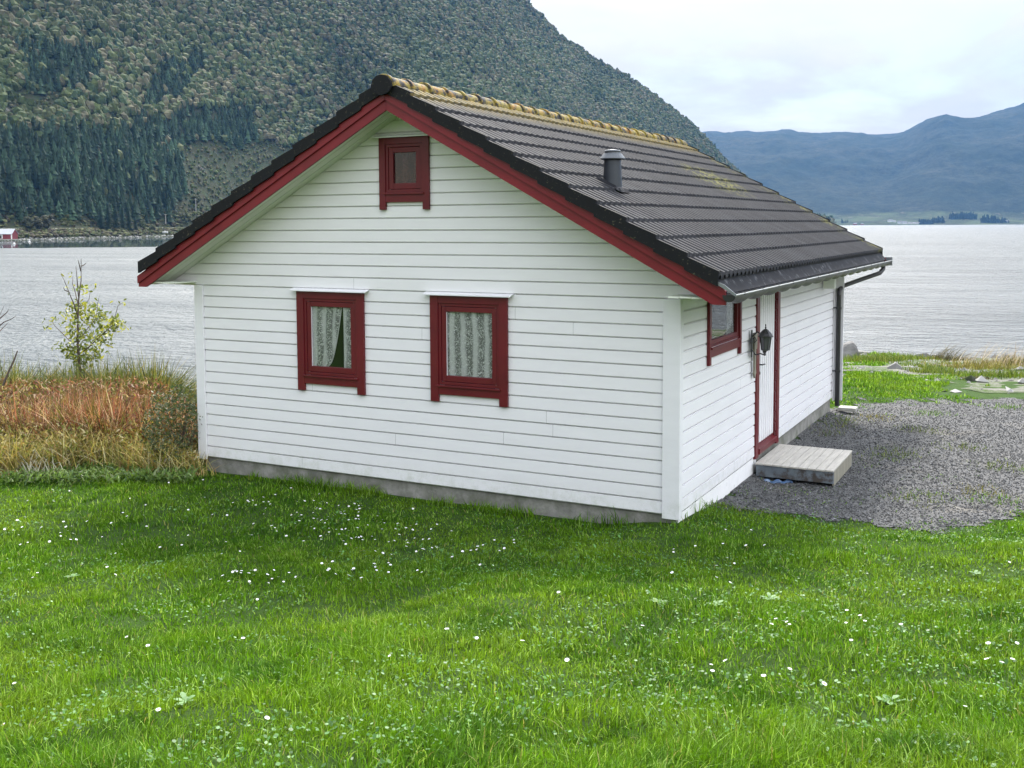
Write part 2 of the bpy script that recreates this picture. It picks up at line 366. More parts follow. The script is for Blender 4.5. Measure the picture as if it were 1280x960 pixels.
# ---- windows
def window(wx0, wx1, z0, z1, side, dark=False, kind='plain'):
    """window in its own frame: u to the right, v outwards, z up"""
    if side == 'front': P = lambda u, v, z: (u, -v, z)
    else: P = lambda u, v, z: (W+v, u, z)
    def bx(mb, u0, u1, v0, v1, za, zb):
        a = P(u0, v0, za); c = P(u1, v1, zb); return mb.box(min(a[0], c[0]), max(a[0], c[0]), min(a[1], c[1]), max(a[1], c[1]), za, zb)
    cw = .105 if kind != 'up' else .085
    if side == 'side': cw = .07
    m = MB(); ap = .085
    bx(m, wx0, wx0+cw, .0, .034, z0, z1); bx(m, wx1-cw, wx1, .0, .034, z0, z1)          # side casings run past the apron
    bx(m, wx0+cw, wx1-cw, .0, .032, z1-cw*.9, z1)                                      # head
    bx(m, wx0+cw, wx1-cw, .0, .030, z0+ap, z0+ap+.09)                                  # apron
    o = m.build('window', M_RED, cot, bevel=.003)
    m = MB(); bx(m, wx0+cw-.02, wx1-cw+.02, .031, .050, z0+ap+.088, z0+ap+.112); m.build('sill', M_RED, o, bevel=.004)
    # frame + opening sash
    iu0, iu1, iz0, iz1 = wx0+cw, wx1-cw, z0+ap+.112, z1-cw*.9
    m = MB(); t = .035 if side == 'front' else .02
    bx(m, iu0, iu0+t, -.05, .020, iz0, iz1); bx(m, iu1-t, iu1, -.05, .020, iz0, iz1); bx(m, iu0+t, iu1-t, -.05, .019, iz1-t, iz1); bx(m, iu0+t, iu1-t, -.05, .019, iz0, iz0+t)
    m.build('window_frame', M_RED, o, bevel=.003)
    s0, s1, q0, q1 = iu0+t+.004, iu1-t-.004, iz0+t+.004, iz1-t-.004; t2 = .058 if side == 'front' else .036
    m = MB(); bx(m, s0, s0+t2, -.03, .012, q0, q1); bx(m, s1-t2, s1, -.03, .012, q0, q1); bx(m, s0+t2, s1-t2, -.03, .011, q1-t2, q1); bx(m, s0+t2, s1-t2, -.03, .011, q0, q0+t2+.01)
    m.build('sash', M_RED, o, bevel=.004)
    g0, g1, h0, h1 = s0+t2, s1-t2, q0+t2+.01, q1-t2
    m = MB(); e = .006
    if kind != 'up': bx(m, g0, g0+.0045, -.012, .003, h0, h1); m.build('glazing_bead', M_TRIM, o)
    m = MB(); bx(m, g0-.005, g1+.005, -.016, -.012, h0-.005, h1+.005); m.build('pane', M_GLASS, o)
    # drip cap
    if side == 'front':
        m = MB(); a = .065
        m.prism([(0., z1+.030), (-.085, z1+.008), (-.085, z1-.004), (-.078, z1-.004), (-.078, z1+.002), (0., z1+.022)], 0, wx0-a, wx1+a)
        m.v = [(p[0], p[1], p[2]) for p in m.v]
        m.build('drip_cap', M_TRIM, o)
    else:
        pass
    return o, (g0, g1, h0, h1), P
def curtain(parent, P, u0f, u1f, z0, z1, mat, name='curtain', v=-.034, amp=.013, per=.12, nz=30, nu=60):
    vs = []; fs = []
    for j in range(nz+1):
        z = z0+(z1-z0)*j/nz; a, c = u0f(z), u1f(z)
        for i in range(nu+1):
            u = a+(c-a)*i/nu; w = amp*math.sin(2*math.pi*(u-a)/(max(c-a, .02))*max(1, (u1f(z1)-u0f(z1))/per)+.6*math.sin(z*3))
            vs.append(P(u, v+w, z))
    for j in range(nz):
        for i in range(nu):
            q = j*(nu+1)+i; fs.append((q, q+1, q+nu+2, q+nu+1))
    m = MB(); m.add(vs, fs); return m.build(name, mat, parent, smooth=True)
def backing(parent, P, g, col=M_DARK):
    pass
w1, g1, P1 = window(*WIN['w1'][:2], *WIN['w1'][2:], 'front')
w1['label'] = 'red framed window whose lace curtains part at the bottom'
ga, gb, ha, hb = g1
gap_top = ga+(gb-ga)*.74
curtain(w1, P1, lambda z: ga-.03, lambda z: ga+(gb-ga)*(.36+.36*(max(0, (z-ha)/(hb-ha)))**.55), ha-.03, hb+.03, M_LACE)
curtain(w1, P1, lambda z: ga+(gb-ga)*.76, lambda z: gb+.03, ha-.03, hb+.03, M_LACE, per=.08)
hem = MB(); pts = [P1(ga+(gb-ga)*(.36+.36*((z-ha)/(hb-ha))**.55), -.040, z) for z in [ha+(hb-ha)*i/16 for i in range(17)]]
hem.tube(pts, .006, 5).build('curtain_hem', M_TRIM, w1)
w2, g2, P2 = window(*WIN['w2'][:2], *WIN['w2'][2:], 'front')
w2['label'] = 'red framed window fully covered by a lace curtain'
curtain(w2, P2, lambda z: g2[0]-.03, lambda z: g2[1]+.03, g2[2]-.03, g2[3]+.03, M_LACE, per=.16)
w3, g3, P3 = window(*WIN['up'][:2], *WIN['up'][2:], 'front', kind='up')
w3['label'] = 'small red attic window under the ridge'
curtain(w3, P3, lambda z: g3[0]-.02, lambda z: g3[1]+.02, g3[2]-.02, g3[3]+.02, M_LACE_DK, per=.1, amp=.004)
w4, g4, P4 = window(RW[0], RW[1], RW[2], RW[3], 'side')
w4['label'] = 'red window on the door side reflecting the water'
curtain(w4, P4, lambda z: g4[0]+(g4[1]-g4[0])*.72, lambda z: g4[1]+.03, g4[2]-.03, g4[3]+.03, M_LACE, per=.1)
# ---- door
d0, d1, dz0, dz1 = DOOR
dr = MB(); dr.box(W-.085, W-.045, d0, d1, dz0+.13, dz1); nr = 9
for i in range(nr):
    a = d0+(d1-d0)*(i+.12)/nr; c = d0+(d1-d0)*(i+.72)/nr
    dr.box(W-.044, W-.024, a, c, dz0+.135, dz1)
door = dr.build('door', M_WALL, cot, bevel=.004)
fr = MB(); fr.box(W-.10, W+.018, d0-.15, d0-.005, dz0-.02, dz1+.1); fr.box(W-.10, W+.018, d1+.005, d1+.13, dz0-.02, dz1+.1); fr.box(W-.1, W+.016, d0-.005, d1+.005, dz1, dz1+.1)
fr.build('door_frame', M_RED, cot, bevel=.004)
th = MB(); th.prism([(W-.09, .14), (W-.03, .125), (W-.03, .10), (W+.03, .085), (W+.03, .02), (W-.09, .0)], 1, d0-.004, d1+.004); th.build('threshold', M_RED, cot, bevel=.003)
hd = MB(); hd.box(W-.022, W-.016, d0+.045, d0+.085, 1.02, 1.24); hd.tube([(W-.016, d0+.065, 1.18), (W+.035, d0+.065, 1.18), (W+.038, d0+.07, 1.18), (W+.038, d0+.18, 1.175)], .009, 8)
hd.lathe([(.012, -.02), (.016, 0), (.012, .02)], (W-.005, d0+.065, 1.07), 8); hd.build('handle', M_METAL, door)
# ---- roof
Y0, Y1 = -.43, 9.88; XE = W+.52; ZT = 4.565
NR = 12
def roof_side(sign):
    run = XE-W/2; per = .15; ny = int((Y1-Y0)/per*14); ys = np.linspace(Y0+.0, Y1, ny+1)
    ph = (ys-Y0)/per % 1.
    prof = .034*np.clip(np.cos((ph-.3)*2*np.pi)*1.3+.1, 0, 1)**.6+.020*np.clip(1-np.abs(ph-.82)/.10, 0, 1)
    tile = np.floor((ys-Y0)/.3).astype(int)
    V = []; F = []; n = len(ys); row = 0
    def addrow(s, lift, dz=0.):
        x = W/2+sign*run*s; z = ZT-TANR*run*s+lift
        return np.stack([np.full(n, x), ys, z+prof+dz], 1)
    off = 0
    for k in range(NR):
        s0, s1 = k/NR, (k+1)/NR+.004
        r = np.random.default_rng(k); jt = (r.random(tile.max()+2)-.5)*.006
        j = jt[tile]
        a = addrow(s0, -.012); a[:, 2] += 0; b_ = addrow(s1, .019); b_[:, 2] += j
        c = b_.copy(); c[:, 2] -= .030; c[:, 0] -= sign*.002
        for A in (a, b_, c): V.append(A)
        for q in range(2):
            i = off+q*n+np.arange(n-1); F.append(np.stack([i, i+1, i+1+n, i+n], 1) if sign < 0 else np.stack([i, i+n, i+1+n, i+1], 1))
        off += 3*n
    V = np.concatenate(V); F = np.concatenate(F)
    return mesh_np('roof_tiles', V, F.ravel(), np.full(len(F), 4), M_TILE, cot)
roof_side(1); roof_side(-1)
# roof deck (solid body below the tiles) with its pale underside = soffit boards
def slope_slab(sign, x_in, x_out, y0, y1, ztop, zbot):
    p = lambda x, d: (W/2+sign*x, d-TANR*x)
    return [p(x_in, ztop), p(x_out, ztop), p(x_out, zbot), p(x_in, zbot)]
for sg in (1, -1):
    MB().prism(slope_slab(sg, 0, XE-W/2-.01, 0, 0, 4.535, 4.475), 1, Y0+.06, Y1-.03).build('roof_deck', M_VERGE, cot)
    for ya, yb in ((-.385, -.001), (L+.02, Y1-.06)):
        m = MB(); nbd = 3
        for i in range(nbd):
            a = ya+(yb-ya)*i/nbd; c = ya+(yb-ya)*(i+1)/nbd-.006
            m.prism(slope_slab(sg, 0, 3.72, 0, 0, 4.318, 4.298-.002*i), 1, a, c)
        m.build('soffit', M_SOFF, cot)
    # eaves soffit (level boarding) and fascia
    x0, x1 = (W+.0, W+.48) if sg > 0 else (-.48, 0.)
    m = MB()
    for i in range(4):
        a = x0+(x1-x0)*i/4; m.box(a+.004, a+(x1-x0)/4-.003, -.37 if i not in ((3,) if sg > 0 else (0,)) else -.37, Y1-.08, H+.002+.003*(i % 2), H+.02)
    m.build('eaves_soffit', M_SOFF, cot)
    xx = W+.485 if sg > 0 else -.51
    MB().box(xx, xx+.025, -.36, Y1-.06, H-.02, H+.10).build('fascia', M_TRIM, cot)
# bargeboards: an upper board standing proud of a lower one
def barge(yf, sg, d):
    xo = 3.85
    top, mid, bot = 4.475, 4.385, 4.272
    o = MB(); p = lambda x, h: (W/2+sg*x, h-TANR*x)
    poly = [p(0, top), p(xo, top), (W/2+sg*xo, 2.232), p((mid-2.232)/TANR if (mid-2.232)/TANR < xo else xo, mid), p(0, mid)]
    poly = [p(0, top), p(xo, top), p(xo, mid), p(0, mid)]
    o.prism(poly, 1, yf-d*.045, yf); 
    xb = (bot-2.228)/TANR
    poly = [p(0, mid-.002), p(xo-.002, mid-.002), (W/2+sg*(xo-.002), 2.228), (W/2+sg*xb, 2.228), p(0, bot)]
    o.prism(poly, 1, yf-d*.025, yf)
    return o.build('bargeboard', M_REDB, cot, bevel=.003)
for sg in (1, -1): barge(-.385, sg, 1); barge(Y1-.05, sg, -1)
# verge tiles, one lapping the next
for sg in (1, -1):
    for yf, s in ((Y0-.025, 1), (Y1+.025, -1)):
        m = MB(); run = XE-W/2
        for k in range(NR):
            a, c = run*k/NR, run*(k+1)/NR+.012; l0, l1 = -.016, .026
            p = lambda x, h: (W/2+sg*x, h-TANR*x)
            top = [p(a, ZT+.036+l0), p(c, ZT+.036+l1)]
            poly = [top[0], top[1], p(c, 4.468+.020), p(a, 4.468-.008)]
            yk = yf-s*.0016*k; m.prism(poly, 1, yk, yk+s*.025)
            m.prism([p(a, ZT+.0365+l0), p(c, ZT+.0365+l1), p(c, ZT+.018+l1), p(a, ZT+.018+l0)], 1, yk+s*.001, yk+s*.10)
        m.build('verge_tiles', M_VERGE, cot, bevel=.004)
# ridge tiles
V = []; F = []; nrt = 26; ln = (Y1-Y0+.06)/nrt; na = 14
for k in range(nrt):
    y0 = Y0-.045+k*ln; base = len(V); r = random.Random(k); dz = r.uniform(-.004, .004); rings = [(0, .118), (.004, .134), (.012, .142), (.055, .141), (.066, .124), (ln*.5, .121), (ln-.01, .120), (ln+.015, .106)]
    for yy, R in rings:
        for i in range(na+1):
            w = math.pi*(i/na); V.append((W/2+math.cos(w)*R*1.05, y0+yy, 4.515+dz+math.sin(w)*R-.02*0))
    for q in range(len(rings)-1):
        for i in range(na):
            a = base+q*(na+1)+i; F.append((a, a+na+1, a+na+2, a+1))
m = MB(); m.add(V, F); m.build('ridge_tiles', M_RIDGE, cot, smooth=False)
m = MB(); m.prism([(W/2+math.cos(w)*.130, 4.512+math.sin(w)*.128) for w in [math.pi*i/16 for i in range(17)]]+[(W/2-.10, 4.46), (W/2, 4.425), (W/2+.10, 4.46)], 1, Y0-.075, Y0-.046)
m.build('ridge_end_cap', M_VERGE, cot, bevel=.006)
# eaves sheet running into the gutter
m = MB(); yy0, yy1 = Y0+.03, Y1-.02
m.prism([(XE-.08, 2.50), (XE-.005, 2.455), (XE+.09, 2.335), (XE+.085, 2.328), (XE-.01, 2.445), (XE-.08, 2.49)], 1, yy0, yy1)
for i in range(8): m.box(XE+.0, XE+.01, yy0+1.2*i+.5, yy0+1.2*i+.506, 2.36, 2.38)
m.build('eaves_sheet', M_APRON, cot)
gx, gz = XE+.115, 2.322
def gutter(side):
    s = side; cx = W+XE*0+ (XE-W+.115 if s > 0 else 0); cxx = gx if s > 0 else W-gx
    V = []; F = []; na = 8; ny = 90
    for j in range(ny+1):
        y = Y0-.01+(Y1-Y0+.01)*j/ny
        dep = .062+.030*abs(math.sin(math.pi*(y-Y0)/.62)) if True else .07
        for i in range(na+1):
            w = math.pi+math.pi*i/na; V.append((cxx+.062*math.cos(w), y, gz+dep*math.sin(w)))
    for j in range(ny):
        for i in range(na):
            a = j*(na+1)+i; F.append((a, a+1, a+na+2, a+na+1))
    m = MB(); m.add(V, F); n = na+1
    m.f.append(tuple(range(n))); m.f.append(tuple(ny*n+i for i in range(n-1, -1, -1)))
    o = m.build('gutter', M_PLASTIC, cot); md = o.modifiers.new('t', 'SOLIDIFY'); md.thickness = .004
    r = MB(); r.tube([(cxx+s*.064, Y0-.012, gz+.002), (cxx+s*.064, Y1+.002, gz+.002)], .007, 6); r.build('gutter_rim', M_RIM, o)
    if s > 0:
        e = MB(); e.box(cxx-.07, cxx+.075, Y1+.003, Y1+.009, gz-.09, gz+.06); e.build('gutter_end', M_ZINC, o); e = MB()
        e.prism([(cxx-.17, gz+.15), (cxx-.04, gz+.10), (cxx+.075, gz+.01), (cxx+.07, gz-.012), (cxx-.06, gz+.07), (cxx-.17, gz+.13)], 1, Y0-.030, Y0-.018); e.build('gutter_end', M_ZINC, o)
    br = MB()
    for i in range(15):
        y = Y0+.3+i*.7; br.box(cxx-s*.07-.003, cxx-s*.07+.003, y, y+.02, gz-.03, gz+.03); br.box(cxx+s*.06-.006, cxx+s*.06+.010, y, y+.02, gz-.012, gz+.014)
    br.build('gutter_bracket', M_METAL, o)
    return o
gutter(1)
b = MB(); b.tube([(gx, 9.35, gz-.06), (gx, 9.33, gz-.13), (gx-.04, 9.22, gz-.20), (W+.34, 8.82, gz-.30), (W+.13, 8.40, gz-.39), (W+.085, 8.25, gz-.45), (W+.085, 8.22, gz-.54), (W+.085, 8.22, 1.2), (W+.085, 8.22, -.12)], .038, 10)
b.tube([(W+.085, 8.22, 1.58), (W+.085, 8.22, 1.54)], .046, 10); b.tube([(W+.085, 8.22, .5), (W+.085, 8.22, .46)], .046, 10)
b.box(W-.0, W+.06, 8.19, 8.25, 1.555, 1.575); b.box(W-.0, W+.06, 8.19, 8.25, .475, .495)
b.build('downpipe', M_PLASTIC, cot, smooth=False)
MB().box(W+.024, W+.20, 7.18, 7.30, H-.32, H-.002).build('rafter_end', M_SOFF, cot)
# flue on the right slope
fx, fy = 5.375, 1.0; fz = ZT-TANR*(fx-W/2)
v = MB(); v.lathe([(.118, -.16), (.112, .02), (.096, .31), (.096, .35)], (fx, fy, fz), 24); fl = v.build('flue_pipe', simple('dark_flue_metal', (.055, .062, .075), .32, .2, metal=.55), cot, smooth=True)
v = MB(); v.lathe([(.10, .325), (.148, .335), (.148, .341), (.105, .395), (.090, .40), (.088, .412)], (fx, fy, fz), 24); v.lathe([(.093, .413), (.097, .422), (.085, .436), (.03, .444)], (fx, fy, fz), 24); v.build('flue_cap', simple('grey_flue_cap', (.11, .12, .135), .45, .2, metal=.5), fl, smooth=False)
sk = MB(); 
for dx, dy in ((0, 0),):
    p = lambda a, c, h: (fx+a, fy+c, ZT-TANR*(fx+a-W/2)+h)
    sk.add([p(-.15, -.14, .04), p(.16, -.14, .045), p(.16, .14, .045), p(-.15, .14, .04), p(-.10, -.11, .075), p(.13, -.11, .075), p(.13, .11, .075), p(-.10, .11, .075)], [(0, 1, 5, 4), (1, 2, 6, 5), (2, 3, 7, 6), (3, 0, 4, 7), (4, 5, 6, 7)])
sk.build('flue_flashing', M_APRON, fl)
# ---- wall lantern, plaque, step, tarpaulin, cable
lx, ly, lz = W+.20, 2.74, 1.545
lan = empty('wall_lantern', (W, ly, lz-.005), 'black wrought-iron lantern on a scrolled arm beside the cottage door', 'lantern')
v = MB(); v.tube([(0.026, 0, .05), (.10, 0, .12), (.16, 0, .07), (.17, 0, -.10), (.19, 0, -.16)], .010, 6); v.tube([(.026, 0, -.10), (.08, 0, -.17), (.14, 0, -.15), (.20, 0, -.17)], .009, 6); v.tube([(.03, 0, .02), (.07, 0, .05), (.09, 0, .01), (.06, 0, -.02)], .007, 6)
v.box(.024, .034, -.03, .03, -.20, .14); v.box(.024, .040, -.045, .045, -.03, .04); v.build('lantern_bracket', M_METAL, lan, bevel=.003)
v = MB(); v.lathe([(.004, .22), (.008, .205), (.004, .19), (.012, .18), (.006, .165), (.03, .15), (.075, .105), (.088, .078), (.098, .070), (.098, .063), (.06, .062)], (.20, 0, .0), 8); v.build('lantern_roof', M_METAL, lan)
v = MB(); v.lathe([(.010, -.17), (.006, -.14), (.014, -.125), (.034, -.11), (.05, -.105), (.03, -.10)], (.20, 0, 0), 8)
for k in range(8):
    w = 2*math.pi*k/8; v.tube([(.20+.050*math.cos(w), .050*math.sin(w), -.105), (.20+.074*math.cos(w), .074*math.sin(w), .063)], .004, 4)
v.build('lantern_cage', M_METAL, lan)
v = MB(); v.lathe([(.046, -.104), (.070, .062)], (.20, 0, 0), 8); v.build('lantern_glass', simple('smoky_glass', (.09, .09, .10), .15, .2), lan)
pl = MB(); pl.box(.024, .05, .07, .20, -.12, .09); pl.prism([(.095, -.12), (.17, -.12), (.165, -.36), (.18, -.42), (.135, -.49), (.085, -.43), (.10, -.36)], 0, .024, .045)
o = pl.build('wooden_plaque', M_OLDW, None, bevel=.004, loc=(W, ly, lz)); tag(o, 'weathered grey wooden plaque with a long pointed tail hanging below the lantern', 'plaque')
st = empty('doorstep', (W+.5, 3.65, -.25), 'low weathered timber step with a plank top in front of the door', 'doorstep')
for i in range(9):
    a = -.475+i*.109; MB().box(a, a+.103, -.66+random.uniform(-.006, .006), .66+random.uniform(-.006, .006), .178, .200).build('plank', M_DECK, st, bevel=.003)
MB().box(-.465, .50, -.645, -.618, .03, .176).build('front_board', M_STEPF, st, bevel=.003)
MB().box(-.465, .50, .618, .645, -.02, .176).build('rear_board', M_STEPF, st)
MB().box(.478, .502, -.617, .617, .0, .176).build('side_board', M_OLDW, st)
# tarpaulin scrap
V = []; F = []
for i in range(19):
    for j in range(6):
        a = i/18; c = j/5; V.append((W+.08+.42*a, 2.95+.08*c-.07*math.sin(a*4.3)+.02*math.sin(a*23), -.262+.018*math.sin(a*21+c*4)*math.sin(c*math.pi)+.025*math.sin(math.pi*c)))
for i in range(18):
    for j in range(5): q = i*6+j; F.append((q, q+6, q+7, q+1))
m = MB(); m.add(V, F); o = m.build('tarpaulin_scrap', M_BLUE, None, smooth=True); o.modifiers.new('t', 'SOLIDIFY').thickness = .006
tag(o, 'crumpled blue plastic scrap lying under the doorstep', 'tarpaulin')
m = MB(); m.tube([(.02, -.05, -.005), (-.01, -.07, -.02), (-.06, -.11, -.06), (-.10, -.14, -.12), (-.115, -.15, -.21)], .013, 8); o = m.build('drain_hose', M_TRIM, None, smooth=True); tag(o, 'short white hose curving out from under the left corner of the cottage', 'hose')
m = MB(); m.box(-.15, .15, -.12, .12, -.03, .03); o = m.build('paving_slab', simple('pale_slab', (.42, .41, .38), .85, .3), None, bevel=.01, loc=(W+.22, 8.5, -.20)); tag(o, 'small pale stone slab at the foot of the downpipe', 'slab')
# ================================================================= GROUND
def axis_pts(segs):
    o = []
    for a, b, st in segs: o += list(np.arange(a, b, st))
    return np.array(o+[segs[-1][1]])
def grid_mesh(name, us, ts, zf, mat, col=None, keep=None):
    Ug, Tg = np.meshgrid(us, ts); X, Y = xy(Ug, Tg); Z = zf(X, Y)
    V = np.stack([X, Y, Z], -1).reshape(-1, 3); n = len(us)
    i, j = np.meshgrid(np.arange(n-1), np.arange(len(ts)-1)); a = (j*n+i).ravel()
    Fq = np.stack([a, a+1, a+n+1, a+n], 1)
    if keep is not None:
        k = keep(X, Y).ravel(); Fq = Fq[k[Fq].sum(1) >= 3]
        used = np.unique(Fq); mp = -np.ones(len(V), int); mp[used] = np.arange(len(used)); V = V[used]; Fq = mp[Fq]
    return mesh_np(name, V, Fq.ravel(), np.full(len(Fq), 4), mat, None, col, True)
m, T, out = nt('lawn_soil'); g = G(T); o = g.pos()
c = g.mix(g.ramp(g.noise(o, 5, 6, .7), [(.3, 0.), (.7, 1.)]), (.020, .050, .008), (.045, .095, .014))
c = g.mix(g.ramp(g.noise(o, 40, 4, .8), [(.5, 0.), (.75, .7)]), c, (.075, .06, .025))
principled(g, out, c, .9, g.bump(g.noise(o, 30, 6, .8), .9, .03), .1); M_SOIL = m
m, T, out = nt('shore_soil'); g = G(T); o = g.pos()
c = g.mix(g.ramp(g.noise(o, .9, 6, .7), [(.42, 0.), (.58, 1.)]), (.06, .10, .018), (.20, .19, .17))
c = g.mix(g.ramp(g.noise(o, 9, 5, .8), [(.45, 0.), (.7, .8)]), c, (.26, .25, .24))
principled(g, out, c, .9, g.bump(g.noise(o, 12, 6, .8), 1., .06), .2); M_SHORE = m
gr = grid_mesh('ground', axis_pts([(-70, -16, 3), (-16, 16, .25), (16, 70, 3)]), axis_pts([(-40, 0, 2), (0, 22, .2), (22, 50, .6), (50, 90, 8)]), ground_z, M_SOIL)
gr['kind'] = 'structure'
sh = grid_mesh('shore', axis_pts([(-60, -16, 2), (-16, 32, .3), (32, 60, 2)]), axis_pts([(19, 52, .3)]), lambda x, y: ground_z(x, y)+.012+.10*(fbm(x*2.1, y*2.1, 5, 4)-.5)*ss(ut(x, y)[1], 20, 24), M_SHORE,
    keep=lambda x, y: (ut(x, y)[1] > 20.5+(fbm(x*.8, y*.8, 77, 3)-.5)*2+6.*ss(x, 10., 5.2)*ss(x, -4., 2.)+0*y) )
sh['kind'] = 'structure'
m, T, out = nt('gravel'); g = G(T); o = g.pos()
cell = g.vor(o, 55, 'Color'); s_ = g.sep(cell)
c = g.ramp(s_[0], [(0., (.06, .06, .063)), (.5, (.082, .082, .083)), (.85, (.115, .115, .116)), (1., (.17, .17, .17))])
c = g.mix(g.ramp(g.noise(o, 1.2, 5), [(.55, 0.), (.75, .35)]), c, (.20, .17, .12))
principled(g, out, c, .8, g.bump(g.vor(o, 42), 1., .02), .3); M_GRAVEL = m
gv = grid_mesh('gravel_yard', axis_pts([(-2, 14, .15)]), axis_pts([(9, 27, .15)]), lambda x, y: ground_z(x, y)+.010, M_GRAVEL, keep=lambda x, y: gravel_f(x, y) > 0)
gv['kind'] = 'structure'
# loose stones
def in_view(x, y, m=90):
    u, t = ut(x, y); return (np.abs(u) < (640+m)/F_PX*np.maximum(t, 1))
N = 150000
x = rng.uniform(W-.0, 17, N); y = rng.uniform(.3, 14, N); u_, t_ = ut(x, y)
k = (gravel_f(x, y) > .0+rng.normal(0, .10, N)) & in_view(x, y) & (rng.random(N) < np.clip(2.2-t_/11, .25, 1)); x, y = x[k], y[k]; N = len(x)
oct_ = np.array([[1, 0, 0], [0, 1, 0], [-1, 0, 0], [0, -1, 0], [0, 0, 1], [0, 0, -1]], float)
of = np.array([[0, 1, 4], [1, 2, 4], [2, 3, 4], [3, 0, 4], [1, 0, 5], [2, 1, 5], [3, 2, 5], [0, 3, 5]])
def rocks_np(x, y, z, size, colr):
    N = len(x); P = oct_[None]*rng.uniform(.5, 1.3, (N, 6, 3)); a = rng.uniform(0, 6.28, N); ca, sa = np.cos(a), np.sin(a)
    tl = rng.normal(0, .5, (N, 1)); P[:, :, 2] = P[:, :, 2]*.6+P[:, :, 0]*tl*.5
    X = P[..., 0]*ca[:, None]-P[..., 1]*sa[:, None]; Y = P[..., 0]*sa[:, None]+P[..., 1]*ca[:, None]
    V = np.stack([X*size[:, None]+x[:, None], Y*size[:, None]+y[:, None], P[..., 2]*size[:, None]+z[:, None]], -1)
    Fq = (of[None]+6*np.arange(N)[:, None, None]).reshape(-1, 3); return V.reshape(-1, 3), Fq, np.repeat(colr, 6, 0)
sz = rng.uniform(.006, .0135, N)*rng.choice([1, 1, 1, 1.6], N); gcol = rng.choice([.036, .052, .07, .098, .13, .21], N, p=[.2, .24, .22, .18, .11, .05])[:, None]*np.array([[.98, .99, 1.03]])*rng.uniform(.85, 1.15, (N, 1))
M_STONE = attr_mat('loose_stone', .75, 0, .35)
V, Fq, cc = rocks_np(x, y, ground_z(x, y)+.012+sz*.3, sz, gcol)
o = mesh_np('gravel_stones', V, Fq.ravel(), np.full(len(Fq), 3), M_STONE, None, cc); tag(o, 'loose grey crushed stones spread over the yard beside the door', 'gravel', kind='stuff')

# ================================================================= GRASS
M_GRASS = attr_mat('grass_blade', .7, .42, .12)
M_DRY = attr_mat('dry_grass', .7, .25, .15)
M_LEAF = attr_mat('leaf', .5, .3, .35)
def blades(x, y, z, h, w, lean, ldir, col, seg=2, curl=1.):
    """bent tapering blades; returns verts, faces(flat), sizes, colours"""
    N = len(x); a = rng.uniform(0, 2*np.pi, N); wx, wy = np.cos(a)*w/2, np.sin(a)*w/2
    lx, ly = np.cos(ldir)*lean*h, np.sin(ldir)*lean*h
    fr = np.linspace(0, 1, seg+1); Vs = []
    for i, f in enumerate(fr):
        cx_ = x+lx*f**(1+curl); cy_ = y+ly*f**(1+curl); cz_ = z+h*(f-.35*np.clip(lean, 0, 1.6)*f*f)
        ww = (1-f)**.6
        if i < seg:
            Vs += [np.stack([cx_-wx*ww, cy_-wy*ww, cz_], 1), np.stack([cx_+wx*ww, cy_+wy*ww, cz_], 1)]
        else: Vs += [np.stack([cx_, cy_, cz_], 1)]
    nv = 2*seg+1; V = np.stack(Vs, 1).reshape(-1, 3); b = nv*np.arange(N)[:, None]
    parts = []; sizes = []
    fl = []
    for i in range(seg-1): fl.append(np.concatenate([b+2*i, b+2*i+1, b+2*i+3, b+2*i+2], 1))
    q = np.stack(fl, 1).reshape(-1) if fl else np.zeros(0, int)
    tri = np.concatenate([b+2*seg-2, b+2*seg-1, b+2*seg], 1).reshape(-1)
    return V, np.concatenate([q, tri]), np.concatenate([np.full(N*(seg-1), 4), np.full(N, 3)]), np.repeat(col, nv, 0)
class Acc:
    def __init__(s): s.V = []; s.F = []; s.S = []; s.C = []; s.n = 0
    def add(s, V, F, Z, C): s.V.append(V); s.F.append(F+s.n); s.S.append(Z); s.C.append(C); s.n += len(V)
    def build(s, name, mat, parent=None): return mesh_np(name, np.concatenate(s.V), np.concatenate(s.F), np.concatenate(s.S), mat, parent, np.concatenate(s.C))
def house(x, y, m=.05): return (x > -m) & (x < W+m) & (y > -m) & (y < L+m)
def step_area(x, y): return (x > W-.05) & (x < W+1.04) & (y > 2.98) & (y < 4.34)
def reed_f(u, t):   # >0 in the rough bank left of the house
    lim = 13.35+(vn(u*1.3, u*0, 4)-.5)*.5
    return np.minimum(t-lim, -(u+3.95)-.04*(t-13.4)*0+.0)
def lawn_col(x, y, N):
    n1 = fbm(x*.7, y*.7, 31, 4); n2 = fbm(x*3.1, y*3.1, 41, 3); n3 = rng.random(N)
    A = np.array([.120, .275, .012]); B = np.array([.200, .345, .022]); D = np.array([.040, .120, .009])
    k = np.clip((n1-.35)*2.4, 0, 1)[:, None]; c = (A*(1-k)+B*k)*.76
    d = np.clip((.52-n2)*3.5, 0, 1)[:, None]*.75; c = c*(1-d)+D*d
    c = c*(.40+.95*n3[:, None]); lt = rng.random(N) < .10; c[lt] = np.array([.30, .46, .10])*rng.uniform(.7, 1.1, (lt.sum(), 1))
    s = rng.random(N) < .012; c[s] = np.array([.36, .34, .13])*rng.uniform(.6, 1., (s.sum(), 1)); return c
acc = Acc()
